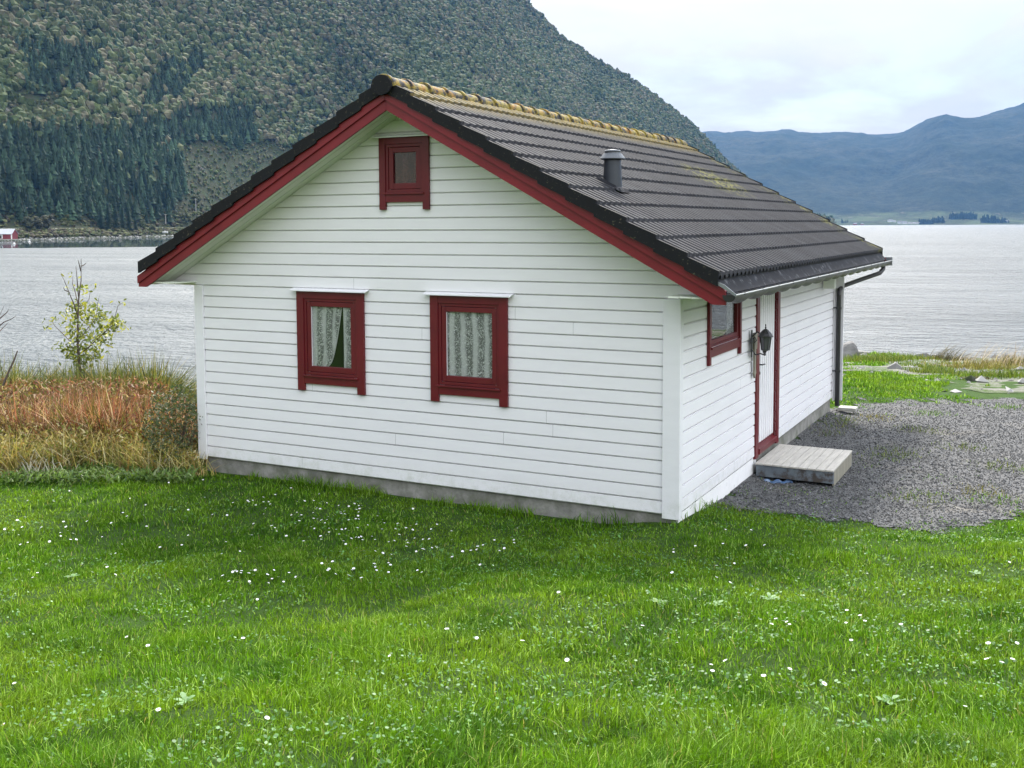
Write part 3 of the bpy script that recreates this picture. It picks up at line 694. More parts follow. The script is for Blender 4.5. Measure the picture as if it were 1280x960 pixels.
def lawn_zone(t0, t1, dens, h0, h1, w0, w1, seg, pred=None, umax=None):
    area = 0; um = (690/F_PX)*t1+.5; N = int(dens*(t1-t0)*2*um)
    t = rng.uniform(t0, t1, N); u = rng.uniform(-um, um, N); k = np.abs(u) < (700/F_PX)*t+.3; u, t = u[k], t[k]
    x, y = xy(u, t); g_ = gravel_f(x, y); N = len(x)
    k = ~house(x, y) & ~step_area(x, y) & ((g_ < rng.normal(0., .12, N)) | (rng.random(N) < .60*np.exp(-np.maximum(g_, 0)/.42)*(fbm(x*3, y*3, 14, 2) > .48)) | ((rng.random(N) < .22) & (fbm(x*.8, y*.8, 15, 3) > .60) & (fbm(x*4, y*4, 16, 2) > .5))) & (reed_f(u, t) < .1)
    if pred is not None: k &= pred(x, y, u, t)
    # thin out worn places, thick tufts elsewhere
    den = fbm(x*2.2, y*2.2, 51, 3); k &= rng.random(N) < np.clip(.45+2.2*(den-.36), .38, 1)
    x, y, u, t = x[k], y[k], u[k], t[k]; N = len(x); tuft = fbm(x*2.6, y*2.6, 61, 3); big = fbm(x*.9, y*.9, 71, 3)
    h = rng.uniform(h0, h1, N)*(.25+1.45*tuft)*(.65+.5*big); near = (gravel_f(x, y) > -.5); h = np.where(near, h*.75, h)
    hs = (np.minimum(np.abs(y), 9) < .20) & (x > .1) & (x < W+.1) & (y < 0) & (fbm(x*2.5, x*0, 24, 2) > .38); h = np.where(hs, h*2.6, h)
    ld = 2*np.pi*fbm(x*1.7, y*1.7, 81, 3)*3+rng.normal(0, 1.3, N); lean = np.abs(rng.normal(.55, .45, N))
    acc.add(*blades(x, y, ground_z(x, y)-.005, h, rng.uniform(w0, w1, N), lean, ld, lawn_col(x, y, N), seg))
lawn_zone(1.9, 4.4, 9000, .045, .095, .0036, .0075, 3)
lawn_zone(4.4, 7.0, 5400, .045, .09, .0055, .0095, 2)
lawn_zone(7.0, 10.5, 3600, .04, .075, .007, .011, 2)
lawn_zone(10.5, 14.5, 2300, .04, .075, .010, .015, 2)
acc.build('lawn_grass', M_GRASS); tag(bpy.data.objects['lawn_grass'], 'bright green mown grass of the lawn in front of the cottage', 'grass', kind='stuff')
acc = Acc()
def rear(x, y, u, t): return (u > 4.) & (x > 5.) & (fbm(x*.45, y*.45, 91, 3)+(fbm(x*1.6, y*1.6, 92, 2)-.5)*.25 > .34+.36*ss(x, 7.2, 9.6))
lawn_zone(17.5, 26, 700, .05, .10, .016, .028, 2, rear)
lawn_zone(26, 40, 260, .07, .16, .03, .05, 2, lambda x, y, u, t: (u > 5.) & (fbm(x*.45, y*.45, 91, 3)+(fbm(x*1.6, y*1.6, 92, 2)-.5)*.25 > .38+.34*ss(x, 3, 7)))
o = acc.build('shore_grass', M_GRASS); tag(o, 'short green grass between the gravel yard and the water behind the cottage', 'grass', kind='stuff')
# clover and other broad leaves lying in the lawn
N = 26000; t = 2.0+12*rng.random(N)**1.1; u = rng.uniform(-1, 1, N)*(.54*t+.2); x, y = xy(u, t)
k = ~house(x, y) & (gravel_f(x, y) < -.05) & (reed_f(u, t) < 0) & (fbm(x*1.7, y*1.7, 101, 4)+.16*ss(u/t, -.1, .4) > .53) & ~step_area(x, y); x, y, t = x[k], y[k], t[k]; N = len(x)
r = rng.uniform(.004, .009, N)*(1+.05*t); zz = ground_z(x, y)+rng.uniform(.02, .05, N)
ang = np.linspace(0, 2*np.pi, 7)[:-1]; tx, ty = rng.normal(0, .35, N), rng.normal(0, .35, N); rot = rng.uniform(0, 6.3, N); el = rng.uniform(.5, 1., N)
A_ = ang[None]+0*rot[:, None]; px_ = np.cos(A_)*r[:, None]; py_ = np.sin(A_)*r[:, None]*el[:, None]
X = px_*np.cos(rot)[:, None]-py_*np.sin(rot)[:, None]; Y = px_*np.sin(rot)[:, None]+py_*np.cos(rot)[:, None]
V = np.stack([X+x[:, None], Y+y[:, None], zz[:, None]+X*tx[:, None]+Y*ty[:, None]], -1).reshape(-1, 3)
cl = np.array([.075, .18, .04])*rng.uniform(.6, 1.5, (N, 1))*np.array([1, 1, 1]); 
o = mesh_np('clover_leaves', V, np.arange(6*N), np.full(N, 6), M_LEAF, None, np.repeat(cl, 6, 0)); tag(o, 'small round clover and weed leaves mixed through the lawn', 'clover', kind='stuff')
# broad plantain rosettes, patches of light leaf
def ray_ground(px, py):
    px = np.atleast_1d(np.asarray(px, float)); py = np.atleast_1d(np.asarray(py, float))
    d = _fw[None]+_r2[None]*((px-640)/F_PX)[:, None]-_u2[None]*((py-PY)/F_PX)[:, None]; p = np.array([CX, CY, CZ])
    lo = np.full(len(px), 1.2); hit = np.zeros(len(px), bool); sv = lo.copy()
    for st in np.arange(1.2, 18, .06):
        q = p+d*st; h_ = (q[:, 2] < ground_z(q[:, 0], q[:, 1])) & ~hit; sv[h_] = st; hit |= h_
        if hit.all(): break
    lo, hi_ = sv-.06, sv.copy()
    for _ in range(6):
        md = (lo+hi_)/2; q = p+d*md[:, None]; b_ = q[:, 2] < ground_z(q[:, 0], q[:, 1]); hi_ = np.where(b_, md, hi_); lo = np.where(b_, lo, md)
    return p+d*hi_[:, None]
def rosette(name, seed, n=7, L0=.07, wd=.028):
    r = random.Random(seed); V = []; F = []
    for i in range(n):
        a = 2*math.pi*i/n+r.uniform(-.3, .3); ln = L0*r.uniform(.6, 1.1); up = r.uniform(.15, .7); b_ = len(V)
        for f, ww in ((0, .12), (.35, .8), (.65, 1.), (.9, .5), (1, .05)):
            cx_, cy_, cz_ = math.cos(a)*ln*f, math.sin(a)*ln*f, .012+ln*up*f*(1-.55*f); w_ = wd*ww/2
            V += [(cx_-math.sin(a)*w_, cy_+math.cos(a)*w_, cz_), (cx_+math.sin(a)*w_, cy_-math.cos(a)*w_, cz_)]
        for j in range(4): q = b_+2*j; F.append((q, q+1, q+3, q+2))
    me = bpy.data.meshes.new(name); me.from_pydata(V, [], F); me.materials.append(M_PLANT); return me
M_PLANT = simple('plantain_leaf', (.09, .20, .045), .65, .3, 20, .3, .002, 90)
ros = [rosette('lawn_weed', s) for s in range(3)]
wpix = [(825, 755, 'broad-leaved weed in the shaded lawn below the right corner of the cottage'), (895, 758, 'upright pale leaves of a weed right of the broad-leaved one'), (1040, 762, 'single pale heart-leaved weed in the middle of the right lawn'), (962, 750, 'small pale weed between two larger weeds in the right lawn'), (1218, 718, 'light-leaved weed near the right edge of the lawn below the gravel'), (1110, 880, 'flat grey-green weed rosette in the lower right lawn'), (90, 722, 'flat weed rosette in the left lawn among the daisies'), (232, 880, 'grey-green weed rosette near the bottom left of the lawn')]
for i, (a, b_, lab) in enumerate(wpix):
    q = ray_ground(a, b_+2)[0]; o = link(bpy.data.objects.new('lawn_weed', ros[i % 3])); o.location = (q[0], q[1], float(ground_z(q[0], q[1]))+.01); o.rotation_euler = (0, 0, i*1.3); o.scale = (.95,)*3; tag(o, lab, 'weed', 'broad-leaved weeds in the lawn')
# daisies
V = [(0, 0, .0)]; F = []; np_ = 14
m = MB()
for i in range(np_):
    a = 2*math.pi*i/np_; da = .17; r0, r1 = .0028, .0118
    m.add([(r0*math.cos(a-da), r0*math.sin(a-da), .052), (r1*.8*math.cos(a-da*1.2), r1*.8*math.sin(a-da*1.2), .0535), (r1*math.cos(a), r1*math.sin(a), .0545), (r1*.8*math.cos(a+da*1.2), r1*.8*math.sin(a+da*1.2), .0535), (r0*math.cos(a+da), r0*math.sin(a+da), .052)], [(0, 1, 2, 3, 4)])
M_PET = simple('daisy_petal', (.82, .80, .82), .5, .05, bst=0)
M_YEL = simple('daisy_centre', (.62, .42, .03), .6, .1, bst=0); M_STEM = simple('daisy_stem', (.08, .17, .02), .6, .1, bst=0)
m.v = [(p[0], p[1], p[2]) for p in m.v]
d_head = m.build('petals', M_PET); mh = d_head.data
m = MB(); m.lathe([(.0036, .051), (.0038, .053), (.0022, .0552)], (0, 0, 0), 8); d_cen = m.build('centre', M_YEL)
m = MB(); m.tube([(0, 0, -.02), (.001, .001, .02), (0, 0, .051)], .0009, 4); d_st = m.build('stem', M_STEM)
for o in (d_head, d_cen, d_st): bpy.data.objects.remove(o)
mc_, ms_ = bpy.data.meshes['centre'], bpy.data.meshes['stem']
DZ = []   # picture-guided counts per patch: (px, py, spread x, spread y, n, label)
fix = [(20, 862, 'largest daisy, alone near the left edge of the lower lawn'), (200, 897, 'daisy in the lower left lawn near the picture bottom'), (12, 911, 'daisy close to the bottom left corner of the lawn'), (329, 908, 'daisy at the bottom of the left lawn, right of the other low ones'), (1024, 864, 'open daisy standing alone in the lower right lawn'), (1097, 932, 'lowest daisy in the right half of the lawn'), (185, 814, 'daisy in the longer grass at mid left'), (96, 781, 'daisy on the left lawn just below the dense daisy patches'), (304, 807, 'daisy beside a dark grass tussock in the left lawn'), (162, 802, 'pinkish daisy at mid left of the lawn')]
patch = [(60, 672, 60, 12, 22, 'far left'), (130, 640, 120, 22, 22, 'far left'), (85, 715, 60, 18, 12, 'left'), (320, 632, 30, 8, 16, 'cottage wall'), (375, 645, 30, 10, 14, 'cottage wall'), (425, 645, 22, 9, 20, 'cottage wall'), (450, 668, 30, 12, 16, 'cottage wall'), (400, 672, 45, 14, 22, 'middle'), (500, 662, 30, 10, 14, 'middle'), (530, 688, 35, 12, 20, 'middle'), (470, 712, 45, 14, 16, 'middle'), (610, 680, 45, 16, 14, 'middle'), (300, 733, 22, 8, 12, 'left'), (330, 728, 20, 6, 8, 'left'), (420, 725, 60, 25, 12, 'middle'), (240, 690, 100, 22, 12, 'left'), (880, 690, 60, 25, 14, 'right'), (970, 790, 15, 5, 5, 'right'), (1080, 775, 40, 20, 6, 'right'), (1240, 850, 25, 35, 9, 'right'), (940, 850, 70, 20, 7, 'right'), (700, 800, 250, 60, 12, 'right')]
LABS = {'far left': 'white daisy in the sunlit lawn at the far left below the tall dry grass', 'cottage wall': 'white daisy in the shaded grass strip close under the gable wall', 'middle': 'white daisy in the dense drift across the middle of the lawn', 'left': 'white daisy scattered over the left lawn', 'right': 'white daisy sparsely scattered over the right and lower lawn'}
spec = [(a, b_, lab, 'daisies in the lawn', True) for a, b_, lab in fix]
for px_, py__, sx, sy, n, r_ in patch:
    for i in range(n): spec.append((px_+random.gauss(0, sx*.8), py__+random.gauss(0, sy*.8), LABS[r_], 'daisies '+('at the far left' if r_ == 'far left' else 'below the gable' if r_ == 'cottage wall' else 'in the '+r_+' lawn'), False))
Q = ray_ground([q[0] for q in spec], [q[1] for q in spec]); QZ = ground_z(Q[:, 0], Q[:, 1]); QG = gravel_f(Q[:, 0], Q[:, 1])
for (a, b_, lab, grp, parts), q, z, gf in zip(spec, Q, QZ, QG):
    if house(q[0], q[1]) or gf > -.05 or abs(q[2]-z) > .1: continue
    z = float(z)
    rt_ = empty('daisy', (q[0], q[1], z-.012), lab, 'daisy', grp) if parts else tag(link(bpy.data.objects.new('daisy', mh)), lab, 'daisy', grp)
    if not parts: rt_.location = (q[0], q[1], z+.004+random.uniform(-.008, .010))
    rt_.rotation_euler = (random.uniform(-.35, .55), random.uniform(-.4, .4), random.uniform(0, 6)); rt_.scale = (random.uniform(.85, 1.28),)*3
    if parts:
        for nme, me in (('petals', mh), ('centre', mc_), ('stem', ms_)):
            o = link(bpy.data.objects.new(nme, me)); o.parent = rt_

# ================================================================= ROUGH BANK ON THE LEFT
def bank(N, t0, t1, h0, h1, cols, name, lab, umin=-.56, seg=3, w=(.010, .022), lean=.55, tall=None):
    t = rng.uniform(t0, t1, N); u = rng.uniform(umin, -.26, N)*t; k = (reed_f(u, t) > rng.normal(.05, .12, N)); u, t = u[k], t[k]; x, y = xy(u, t)
    k = ~house(x, y, .12); x, y, u, t = x[k], y[k], u[k], t[k]; N = len(x)
    right = ss(u/t, -.345, -.29); lump = fbm(x*1.4, y*1.4, 7, 3)
    h = rng.uniform(h0, h1, N)*(.75+.5*lump)*(1-.42*right)
    ci = rng.choice(len(cols), N); c = np.array(cols)[ci]*rng.uniform(.45, 1.25, (N, 1))*(.85+.75*fbm(x*1.1, y*1.1, 19, 3))[:, None]
    a = Acc(); a.add(*blades(x, y, ground_z(x, y)-.02, h, rng.uniform(*w, N), np.abs(rng.normal(lean, .3, N)), rng.uniform(0, 6.28, N), c, seg)); o = a.build(name, M_DRY); tag(o, lab, 'tall grass', kind='stuff')
    return o
YEL = [(.38, .32, .09), (.26, .27, .07), (.46, .37, .16), (.14, .18, .04), (.36, .23, .09), (.50, .45, .28)]
BRN = [(.34, .14, .085), (.24, .085, .06), (.42, .24, .17), (.52, .40, .29), (.12, .06, .045), (.24, .17, .06), (.12, .14, .035), (.10, .05, .04)]
GRN = [(.13, .16, .035), (.07, .10, .025), (.19, .19, .05), (.27, .22, .08), (.10, .13, .04), (.05, .06, .02)]
bank(16000, 13.3, 14.9, .32, .68, YEL, 'dry_grass', 'yellow bleached grass along the lawn edge left of the cottage')
bank(19000, 14.0, 15.9, .72, 1.16, BRN, 'withered_plants', 'reddish brown withered plants behind the yellow grass', w=(.012, .028), lean=.5)
bank(17000, 15.6, 18.3, 1.12, 1.62, GRN, 'tall_reeds', 'tall olive green reeds at the back of the overgrown bank', w=(.018, .038), lean=.55)
# drooping seed leaves give the brown belt its crumbly look
N = 34000; t = rng.uniform(13.4, 16.0, N); u = rng.uniform(-.56, -.27, N)*t; k = reed_f(u, t) > .1; u, t = u[k], t[k]; x, y = xy(u, t); k = ~house(x, y, .12); x, y, u, t = x[k], y[k], u[k], t[k]; N = len(x)
hmax = np.interp(t, [13.4, 14.3, 15.2, 16.6], [.38, .68, 1.02, 1.08])*(1-.42*ss(u/t, -.345, -.29)); z = ground_z(x, y)+hmax*rng.uniform(.35, 1.05, N)
mixc = ss(t+rng.normal(0, .35, N), 14.2, 14.9); ci = np.where(rng.random(N) < mixc, 1, 0); cY = np.array(YEL)[rng.choice(6, N)]; cB = np.array(BRN)[rng.choice(8, N)]
c = np.where(ci[:, None] == 1, cB, cY)*rng.uniform(.7, 1.3, (N, 1))
a = Acc(); a.add(*blades(x, y, z, rng.uniform(-.10, .10, N), rng.uniform(.015, .035, N), rng.uniform(.6, 1.8, N), rng.uniform(0, 6.28, N), c, 2)); o = a.build('withered_leaves', M_DRY); tag(o, 'curled tan and rust coloured dead leaves through the overgrown bank', 'dead leaves', kind='stuff')
# low green weeds between lawn and bank
N = 3600; t = rng.uniform(12.9, 13.7, N); u = rng.uniform(-.56, -.305, N)*t; x, y = xy(u, t); k = (fbm(x*1.5, y*1.5, 15, 3) > .36) & ~house(x, y, .1); x, y, t = x[k], y[k], t[k]; N = len(x)
c = np.array([[.10, .18, .03], [.16, .26, .05], [.07, .13, .04], [.22, .28, .12]])[rng.choice(4, N, p=[.4, .3, .2, .1])]*rng.uniform(.6, 1.3, (N, 1))
a = Acc(); a.add(*blades(x, y, ground_z(x, y)+rng.uniform(0, .12, N), rng.uniform(.05, .13, N), rng.uniform(.012, .034, N), rng.uniform(.7, 1.7, N), rng.uniform(0, 6.28, N), c, 2)); o = a.build('edge_weeds', M_LEAF); tag(o, 'low dark green nettles and weeds edging the left lawn', 'weeds', kind='stuff')
def leaves_np(P, size, col, el=.55):
    """pointed oval leaves, one quad-ish hexagon each"""
    P = np.asarray(P); N = len(P); n = rng.normal(0, 1, (N, 3)); n /= np.linalg.norm(n, axis=1)[:, None]; n[:, 2] = np.abs(n[:, 2])*.6+.2
    a = np.cross(n, rng.normal(0, 1, (N, 3))); a /= np.linalg.norm(a, axis=1)[:, None]; b_ = np.cross(n, a); b_ /= np.linalg.norm(b_, axis=1)[:, None]
    sh_ = [(-1, 0), (-.3, .8), (.4, .7), (1, 0), (.4, -.7), (-.3, -.8)]
    V = np.stack([P+a*(s*size)[:, None]+b_*(q*size*el)[:, None] for s, q in sh_], 1).reshape(-1, 3)
    return V, np.arange(6*N), np.full(N, 6), np.repeat(col, 6, 0)
# dark leafy shrub against the left corner
bu, bt = U(217, 13.75), 13.75; bx_, by_ = [float(v) for v in xy(bu, bt)]; bz = float(ground_z(bx_, by_))
shr = empty('shrub', (bx_, by_, bz), 'dark leafy bush growing against the left corner of the cottage', 'shrub')
P = []
while len(P) < 3600:
    p = rng.normal(0, 1, 3); p /= np.linalg.norm(p); r = rng.uniform(.35, 1.)**.6; q = p*r*np.array([.34, .5, .62])
    if p[2] < -.9: continue
    lump = vn(p[0]*2.5+5, p[2]*2.5+p[1]*2, 8)
    q *= .75+.5*lump; q[2] += .50
    if q[2] > .02: P.append(q)
P = np.array(P); c = np.array([[.045, .075, .03], [.075, .10, .05], [.16, .17, .11], [.11, .08, .04]])[rng.choice(4, len(P), p=[.45, .3, .17, .08])]*rng.uniform(.7, 1.3, (len(P), 1))
a = Acc(); a.add(*leaves_np(P, rng.uniform(.014, .028, len(P)), c)); a.build('foliage', M_LEAF, shr)
m = MB()
for i in range(26):
    a_ = random.uniform(0, 6.28); r = random.uniform(.1, .42); hh = random.uniform(.5, .95); m.tube([(0, 0, 0), (math.cos(a_)*r*.4, math.sin(a_)*r*.4, hh*.5), (math.cos(a_)*r, math.sin(a_)*r, hh)], [.009, .006, .002], 4)
M_BARK = simple('brown_bark', (.10, .075, .06), .85, .4, 20, .5, .003, 60)
m.build('stem', M_BARK, shr)
# young tree with yellowing leaves
T0 = 16.6; sx0, sy0 = 98, 470
def sp(px_, py__, dt=0.): u_ = U(px_, T0+dt); X_, Y_ = xy(u_, T0+dt); return Vector((float(X_), float(Y_), float(ZP(py__, T0+dt))))
base = sp(96, 480); base.z = float(ground_z(base.x, base.y))
tree = empty('young_tree', base, 'small half-bare young tree with yellow-green leaves rising above the tall dry grass', 'tree')
br_px = [[(96, 470, 0), (94, 430, 0), (95, 400, 0), (97, 372, .02), (101, 348, .05), (102, 321, .05)], [(94, 425, 0), (84, 424, .2), (74, 413, .4), (66, 405, .5), (63, 399, .5)],
  [(95, 392, 0), (90, 375, -.2), (85, 362, -.3), (80, 348, -.4), (76, 340, -.4)], [(96, 378, 0), (93, 362, .2), (90, 352, .2), (91, 342, .25)], [(97, 368, 0), (96, 345, -.1), (95, 330, -.1)],
  [(96, 425, 0), (104, 412, .2), (111, 404, .4), (118, 396, .5), (121, 376, .6), (123, 368, .6)], [(97, 440, 0), (108, 432, -.2), (118, 422, -.4), (130, 412, -.6), (138, 405, -.6), (143, 390, -.6), (146, 380, -.7), (152, 376, -.7)],
  [(98, 380, 0), (104, 378, .3), (110, 372, .4), (112, 362, .4)], [(102, 330, .05), (106, 328, .1), (108, 326, .1)], [(101, 336, .05), (99, 326, -.1), (98, 322, -.1)], [(95, 435, 0), (86, 432, -.3), (78, 430, -.4)], [(108, 432, -.2), (112, 425, .1), (116, 420, .2)],
  [(118, 422, -.4), (126, 424, -.3), (132, 420, -.2)], [(85, 362, -.3), (80, 360, -.5), (78, 356, -.5)]]
tr = MB(); tw = MB()
for i, pts in enumerate(br_px):
    n = len(pts); P = [sp(*p)-base for p in pts]
    if i == 0: tr.tube([Vector((0, 0, -.05))]+P, [.024]+[.022*(1-.85*k/(n-1)) for k in range(n)], 7)
    else: tw.tube(P, [.010*(1-.75*k/(n-1)) for k in range(n)], 5)
tr.build('trunk', M_BARK, tree); tw.build('branch', M_BARK, tree)
cl = [(90, 342, 0, 5), (106, 357, .2, 14), (99, 358, 0, 10), (62, 402, .5, 12), (66, 397, .5, 8), (90, 382, 0, 20), (100, 378, .1, 26), (88, 392, .1, 24), (98, 392, .2, 34), (112, 385, .4, 26), (118, 392, .5, 40), (122, 398, .5, 30), (108, 398, .3, 26), (96, 404, 0, 22), (90, 412, -.1, 20), (100, 416, .1, 20), (140, 400, -.6, 38), (146, 404, -.6, 26), (136, 408, -.5, 20), (128, 412, -.5, 20), (130, 424, -.3, 26), (118, 420, -.2, 22), (92, 424, 0, 30), (76, 432, -.3, 22), (108, 418, .2, 16), (126, 420, -.3, 18), (88, 434, 0, 30), (100, 434, .2, 30), (112, 434, 0, 26), (84, 444, -.2, 30), (96, 448, .1, 34), (108, 446, .2, 30), (120, 442, 0, 26), (92, 456, 0, 24), (147, 378, -.7, 5), (122, 370, .6, 3), (84, 405, .3, 12)]
P = []; cc = []
for a_, b_, dt, n in cl:
    c0 = sp(a_, b_, dt)-base
    for i in range(int(n*1.5)):
        P.append(np.array(c0)+rng.normal(0, 1, 3)*np.array([.07, .09, .055])); lo = (b_-380)/60
        y_ = rng.random() > .42+.40*max(0, min(1, lo)); cc.append((np.array([.36, .37, .07]) if y_ else np.array([.13, .17, .03]))*rng.uniform(.65, 1.25))
P = np.array(P); a = Acc(); a.add(*leaves_np(P, rng.uniform(.022, .048, len(P)), np.array(cc), .5)); a.build('foliage', M_LEAF, tree)
# bare twig at the left picture edge
base2 = sp(-14, 470, .2); base2.z = float(ground_z(base2.x, base2.y)); m = MB()
for pts in ([(-14, 470, .2), (-12, 420, .2), (-6, 398, .2), (3, 380, .2)], [(-10, 410, .2), (2, 400, .1), (12, 396, 0), (18, 392, 0)], [(-6, 398, .2), (6, 388, .3), (9, 384, .3)], [(-12, 420, .2), (0, 408, .4), (8, 400, .5)]):
    n = len(pts); m.tube([sp(*p)-base2 for p in pts], [.012*(1-.8*k/(n-1)) for k in range(n)], 5)
o = m.build('bare_twig', M_BARK, None, loc=base2); tag(o, 'leafless twig reaching in at the far left above the reeds', 'twig')
m = MB(); b3 = sp(0, 480, -2.4); b3.z = float(ground_z(b3.x, b3.y))
for pts in ([(-2, 480, -2.4), (6, 462, -2.4), (14, 446, -2.4), (18, 436, -2.4)],):
    m.tube([sp(*p)-b3 for p in pts], [.016, .014, .012, .008], 6)
o = m.build('dead_branch', M_BARK, None, loc=b3); tag(o, 'thin brown dead branch leaning out of the dry grass at the left edge', 'branch')
# pale dead stalks lying at the lawn edge
def pxg(px_, t_, h): u_ = U(px_, t_); X_, Y_ = xy(u_, t_); return Vector((float(X_), float(Y_), float(ground_z(X_, Y_))+h))
m = MB(); b0 = pxg(45, 13.2, 0)
for i in range(26):
    a_ = random.uniform(15, 85); b_ = a_+random.uniform(-26, 26); m.tube([pxg(a_, 13.05+random.uniform(0, .3), random.uniform(.0, .08))-b0, pxg((a_+b_)/2, 13.3, random.uniform(.12, .25))-b0, pxg(b_, 13.3+random.uniform(0, .2), random.uniform(.02, .40))-b0], [.006, .005, .002], 4)
o = m.build('brushwood_heap', simple('bleached_stalk', (.42, .40, .30), .8, .3), None, loc=b0); tag(o, 'small heap of pale dead stalks at the lawn edge on the left', 'brushwood')

# ================================================================= SHORE ROCKS AND TUFTS
M_ROCK = simple('shore_rock', (.19, .185, .18), .85, .5, 3, .7, .03, 9, stain=(.07, .075, .05), stain_sc=2)
def rock(loc, sx, sy, sz, seed, lab, grp):
    import bmesh
    bm = bmesh.new(); bmesh.ops.create_icosphere(bm, subdivisions=3, radius=1)
    r = random.Random(seed); dirs = [(Vector((r.gauss(0, 1), r.gauss(0, 1), r.gauss(0, 1))).normalized(), r.uniform(.55, .85)) for _ in range(11)]
    for v in bm.verts:
        for d, k in dirs:
            e = v.co.dot(d)
            if e > k: v.co -= d*(e-k)
        v.co += v.co*(.10*(float(vn(v.co.x*3+seed, v.co.y*3+v.co.z*2, seed))-.5)); v.co.x *= sx; v.co.y *= sy; v.co.z *= sz
    me = bpy.data.meshes.new('boulder'); bm.to_mesh(me); bm.free(); me.materials.append(M_ROCK); o = link(bpy.data.objects.new('boulder', me)); o.location = loc; tag(o, lab, 'rock', grp); return o
def at(px_, t_, dz=0.): u_ = U(px_, t_); X_, Y_ = xy(u_, t_); return Vector((float(X_), float(Y_), float(ground_z(X_, Y_))+dz))
rk = [(218, 33, .55, .5, .42, 'dark boulder at the water edge, just left of the cottage corner'), (232, 31, .45, .5, .34, 'boulder between the dark one and the left cottage wall'), (244, 35, .8, .5, .22, 'flat wet rock at the water left of the cottage'),
      (236, 38, .5, .4, .18, 'low rock awash beyond the boulders left of the cottage'), (1061, 37, .62, .5, .50, 'grey boulder on the shore right behind the downpipe corner'), (1078, 39, .4, .4, .22, 'small rock right of the grey boulder on the shore'), (1155, 41, .5, .3, .2, 'flat stone on the shore left of the dark seed grass'),
      (1205, 38, .35, .3, .16, 'pale stone between the two clumps of seed grass'), (1262, 40, .6, .4, .2, 'low rock at the right end of the shore')]
for i, (p_, t_, a_, b_, c_, lab) in enumerate(rk): rock(at(p_, t_, c_*.25), a_, b_, c_, i+3, lab, 'rocks along the near shore')
N = 5200; u = rng.uniform(-22, 26, N); t = rng.uniform(21, 46, N); x, y = xy(u, t); k = ((u/t > .28) | (u/t < -.27)) & (fbm(x*.45, y*.45, 91, 3) < .5+.1*(t > 36)); x, y, t = x[k], y[k], t[k]; N = len(x)
sz = rng.uniform(.02, .065, N)*(1+2.*rng.random(N)**6)*(.5+t/44); V, Fq, cc = rocks_np(x, y, ground_z(x, y)+sz*.2, sz, rng.uniform(.10, .34, N)[:, None]*np.array([[1, .98, .95]]))
o = mesh_np('shore_pebbles', V, Fq.ravel(), np.full(len(Fq), 3), M_STONE, None, cc); tag(o, 'loose grey pebbles and stones scattered along the near shore', 'pebbles', kind='stuff')
def tuft(px_, t_, n, h, wd, cols, lab, grp, seed=0, wind=0., rad=(.3, .25), w=(.012, .03), name='grass_tuft', cat='grass tuft'):
    p = at(px_, t_); r = rng.normal(0, 1, (n, 2))*np.array(rad); x = p.x+r[:, 0]; y = p.y+r[:, 1]
    c = np.array(cols)[rng.choice(len(cols), n)]*rng.uniform(.6, 1.3, (n, 1)); hh = h*rng.uniform(.5, 1.1, n)*np.exp(-(r**2).sum(1)/(2*rad[0]**2)*.5)
    V, F_, S_, C_ = blades(x, y, ground_z(x, y)-.02, hh, rng.uniform(*w, n), np.abs(rng.normal(.45+wind, .25, n)), (rng.normal(YAW, .5, n) if wind else rng.uniform(0, 6.28, n)), c, 3)
    V = V-np.array(p)[None]; o = mesh_np(name, V, F_, S_, M_DRY, None, C_); o.location = p; tag(o, lab, cat, grp); return o
G1 = [(.07, .12, .02), (.13, .19, .03), (.19, .22, .05)]; O1 = [(.20, .17, .05), (.26, .24, .07), (.13, .13, .03)]; D1 = [(.05, .05, .025), (.10, .09, .05), (.16, .14, .09)]; G2 = [(.09, .20, .02), (.15, .27, .03)]
tuft(1172, 27, 700, .28, 0, G1, 'round green grass tuft on the stony strip right of the far lawn', 'grass tufts towards the shore', rad=(.5, .3))
tuft(1163, 30, 500, .30, 0, G1, 'green tuft just beyond the round one on the stony strip', 'grass tufts towards the shore', rad=(.45, .3))
tuft(1224, 24.5, 300, .16, 0, D1, 'small dark grass tuft in the stones', 'grass tufts towards the shore', rad=(.22, .18))
tuft(1262, 25, 900, .32, 0, G1, 'broad green grass bank at the right edge beyond the gravel', 'grass tufts towards the shore', rad=(.9, .35))
tuft(1218, 31, 420, .42, 0, O1, 'brownish clump of old grass by the shore near the right edge', 'grass tufts towards the shore', rad=(.8, .4))
tuft(1246, 29.5, 320, .36, 0, O1, 'olive clump of old grass below the right seed grass', 'grass tufts towards the shore', rad=(.5, .35))
tuft(1275, 33, 500, .5, 0, D1+O1, 'brown grass clump at the far right end of the shore', 'grass tufts towards the shore', rad=(.6, .4))
tuft(1095, 34, 1200, .45, 0, G1, 'dense green growth along the shore behind the grey boulder', 'grass tufts towards the shore', rad=(1.1, .5))
tuft(1075, 33, 900, .45, 0, G1, 'dense green growth on the shore nearest to the cottage corner', 'grass tufts towards the shore', rad=(.8, .5))
tuft(1130, 35, 600, .26, 0, G1+O1, 'low mixed growth in the middle of the shore edge', 'grass tufts towards the shore', rad=(1.1, .5))
tuft(1183, 36, 120, 1.05, 0, D1, 'dark wind-bent seed grass standing against the water', 'seed grass at the water', wind=.55, rad=(.42, .2), w=(.014, .03), name='seed_grass', cat='seed grass')
tuft(1187, 36.2, 260, .42, 0, D1, 'dark low clump at the foot of the wind-bent seed grass', 'seed grass at the water', rad=(.55, .2), name='seed_grass', cat='seed grass')
tuft(1240, 31, 130, 1.15, 0, [(.40, .32, .22), (.30, .22, .14), (.5, .42, .3)], 'pale brown seed grass standing against the water near the right edge', 'seed grass at the water', wind=.3, rad=(.75, .2), w=(.010, .018), name='seed_grass', cat='seed grass')
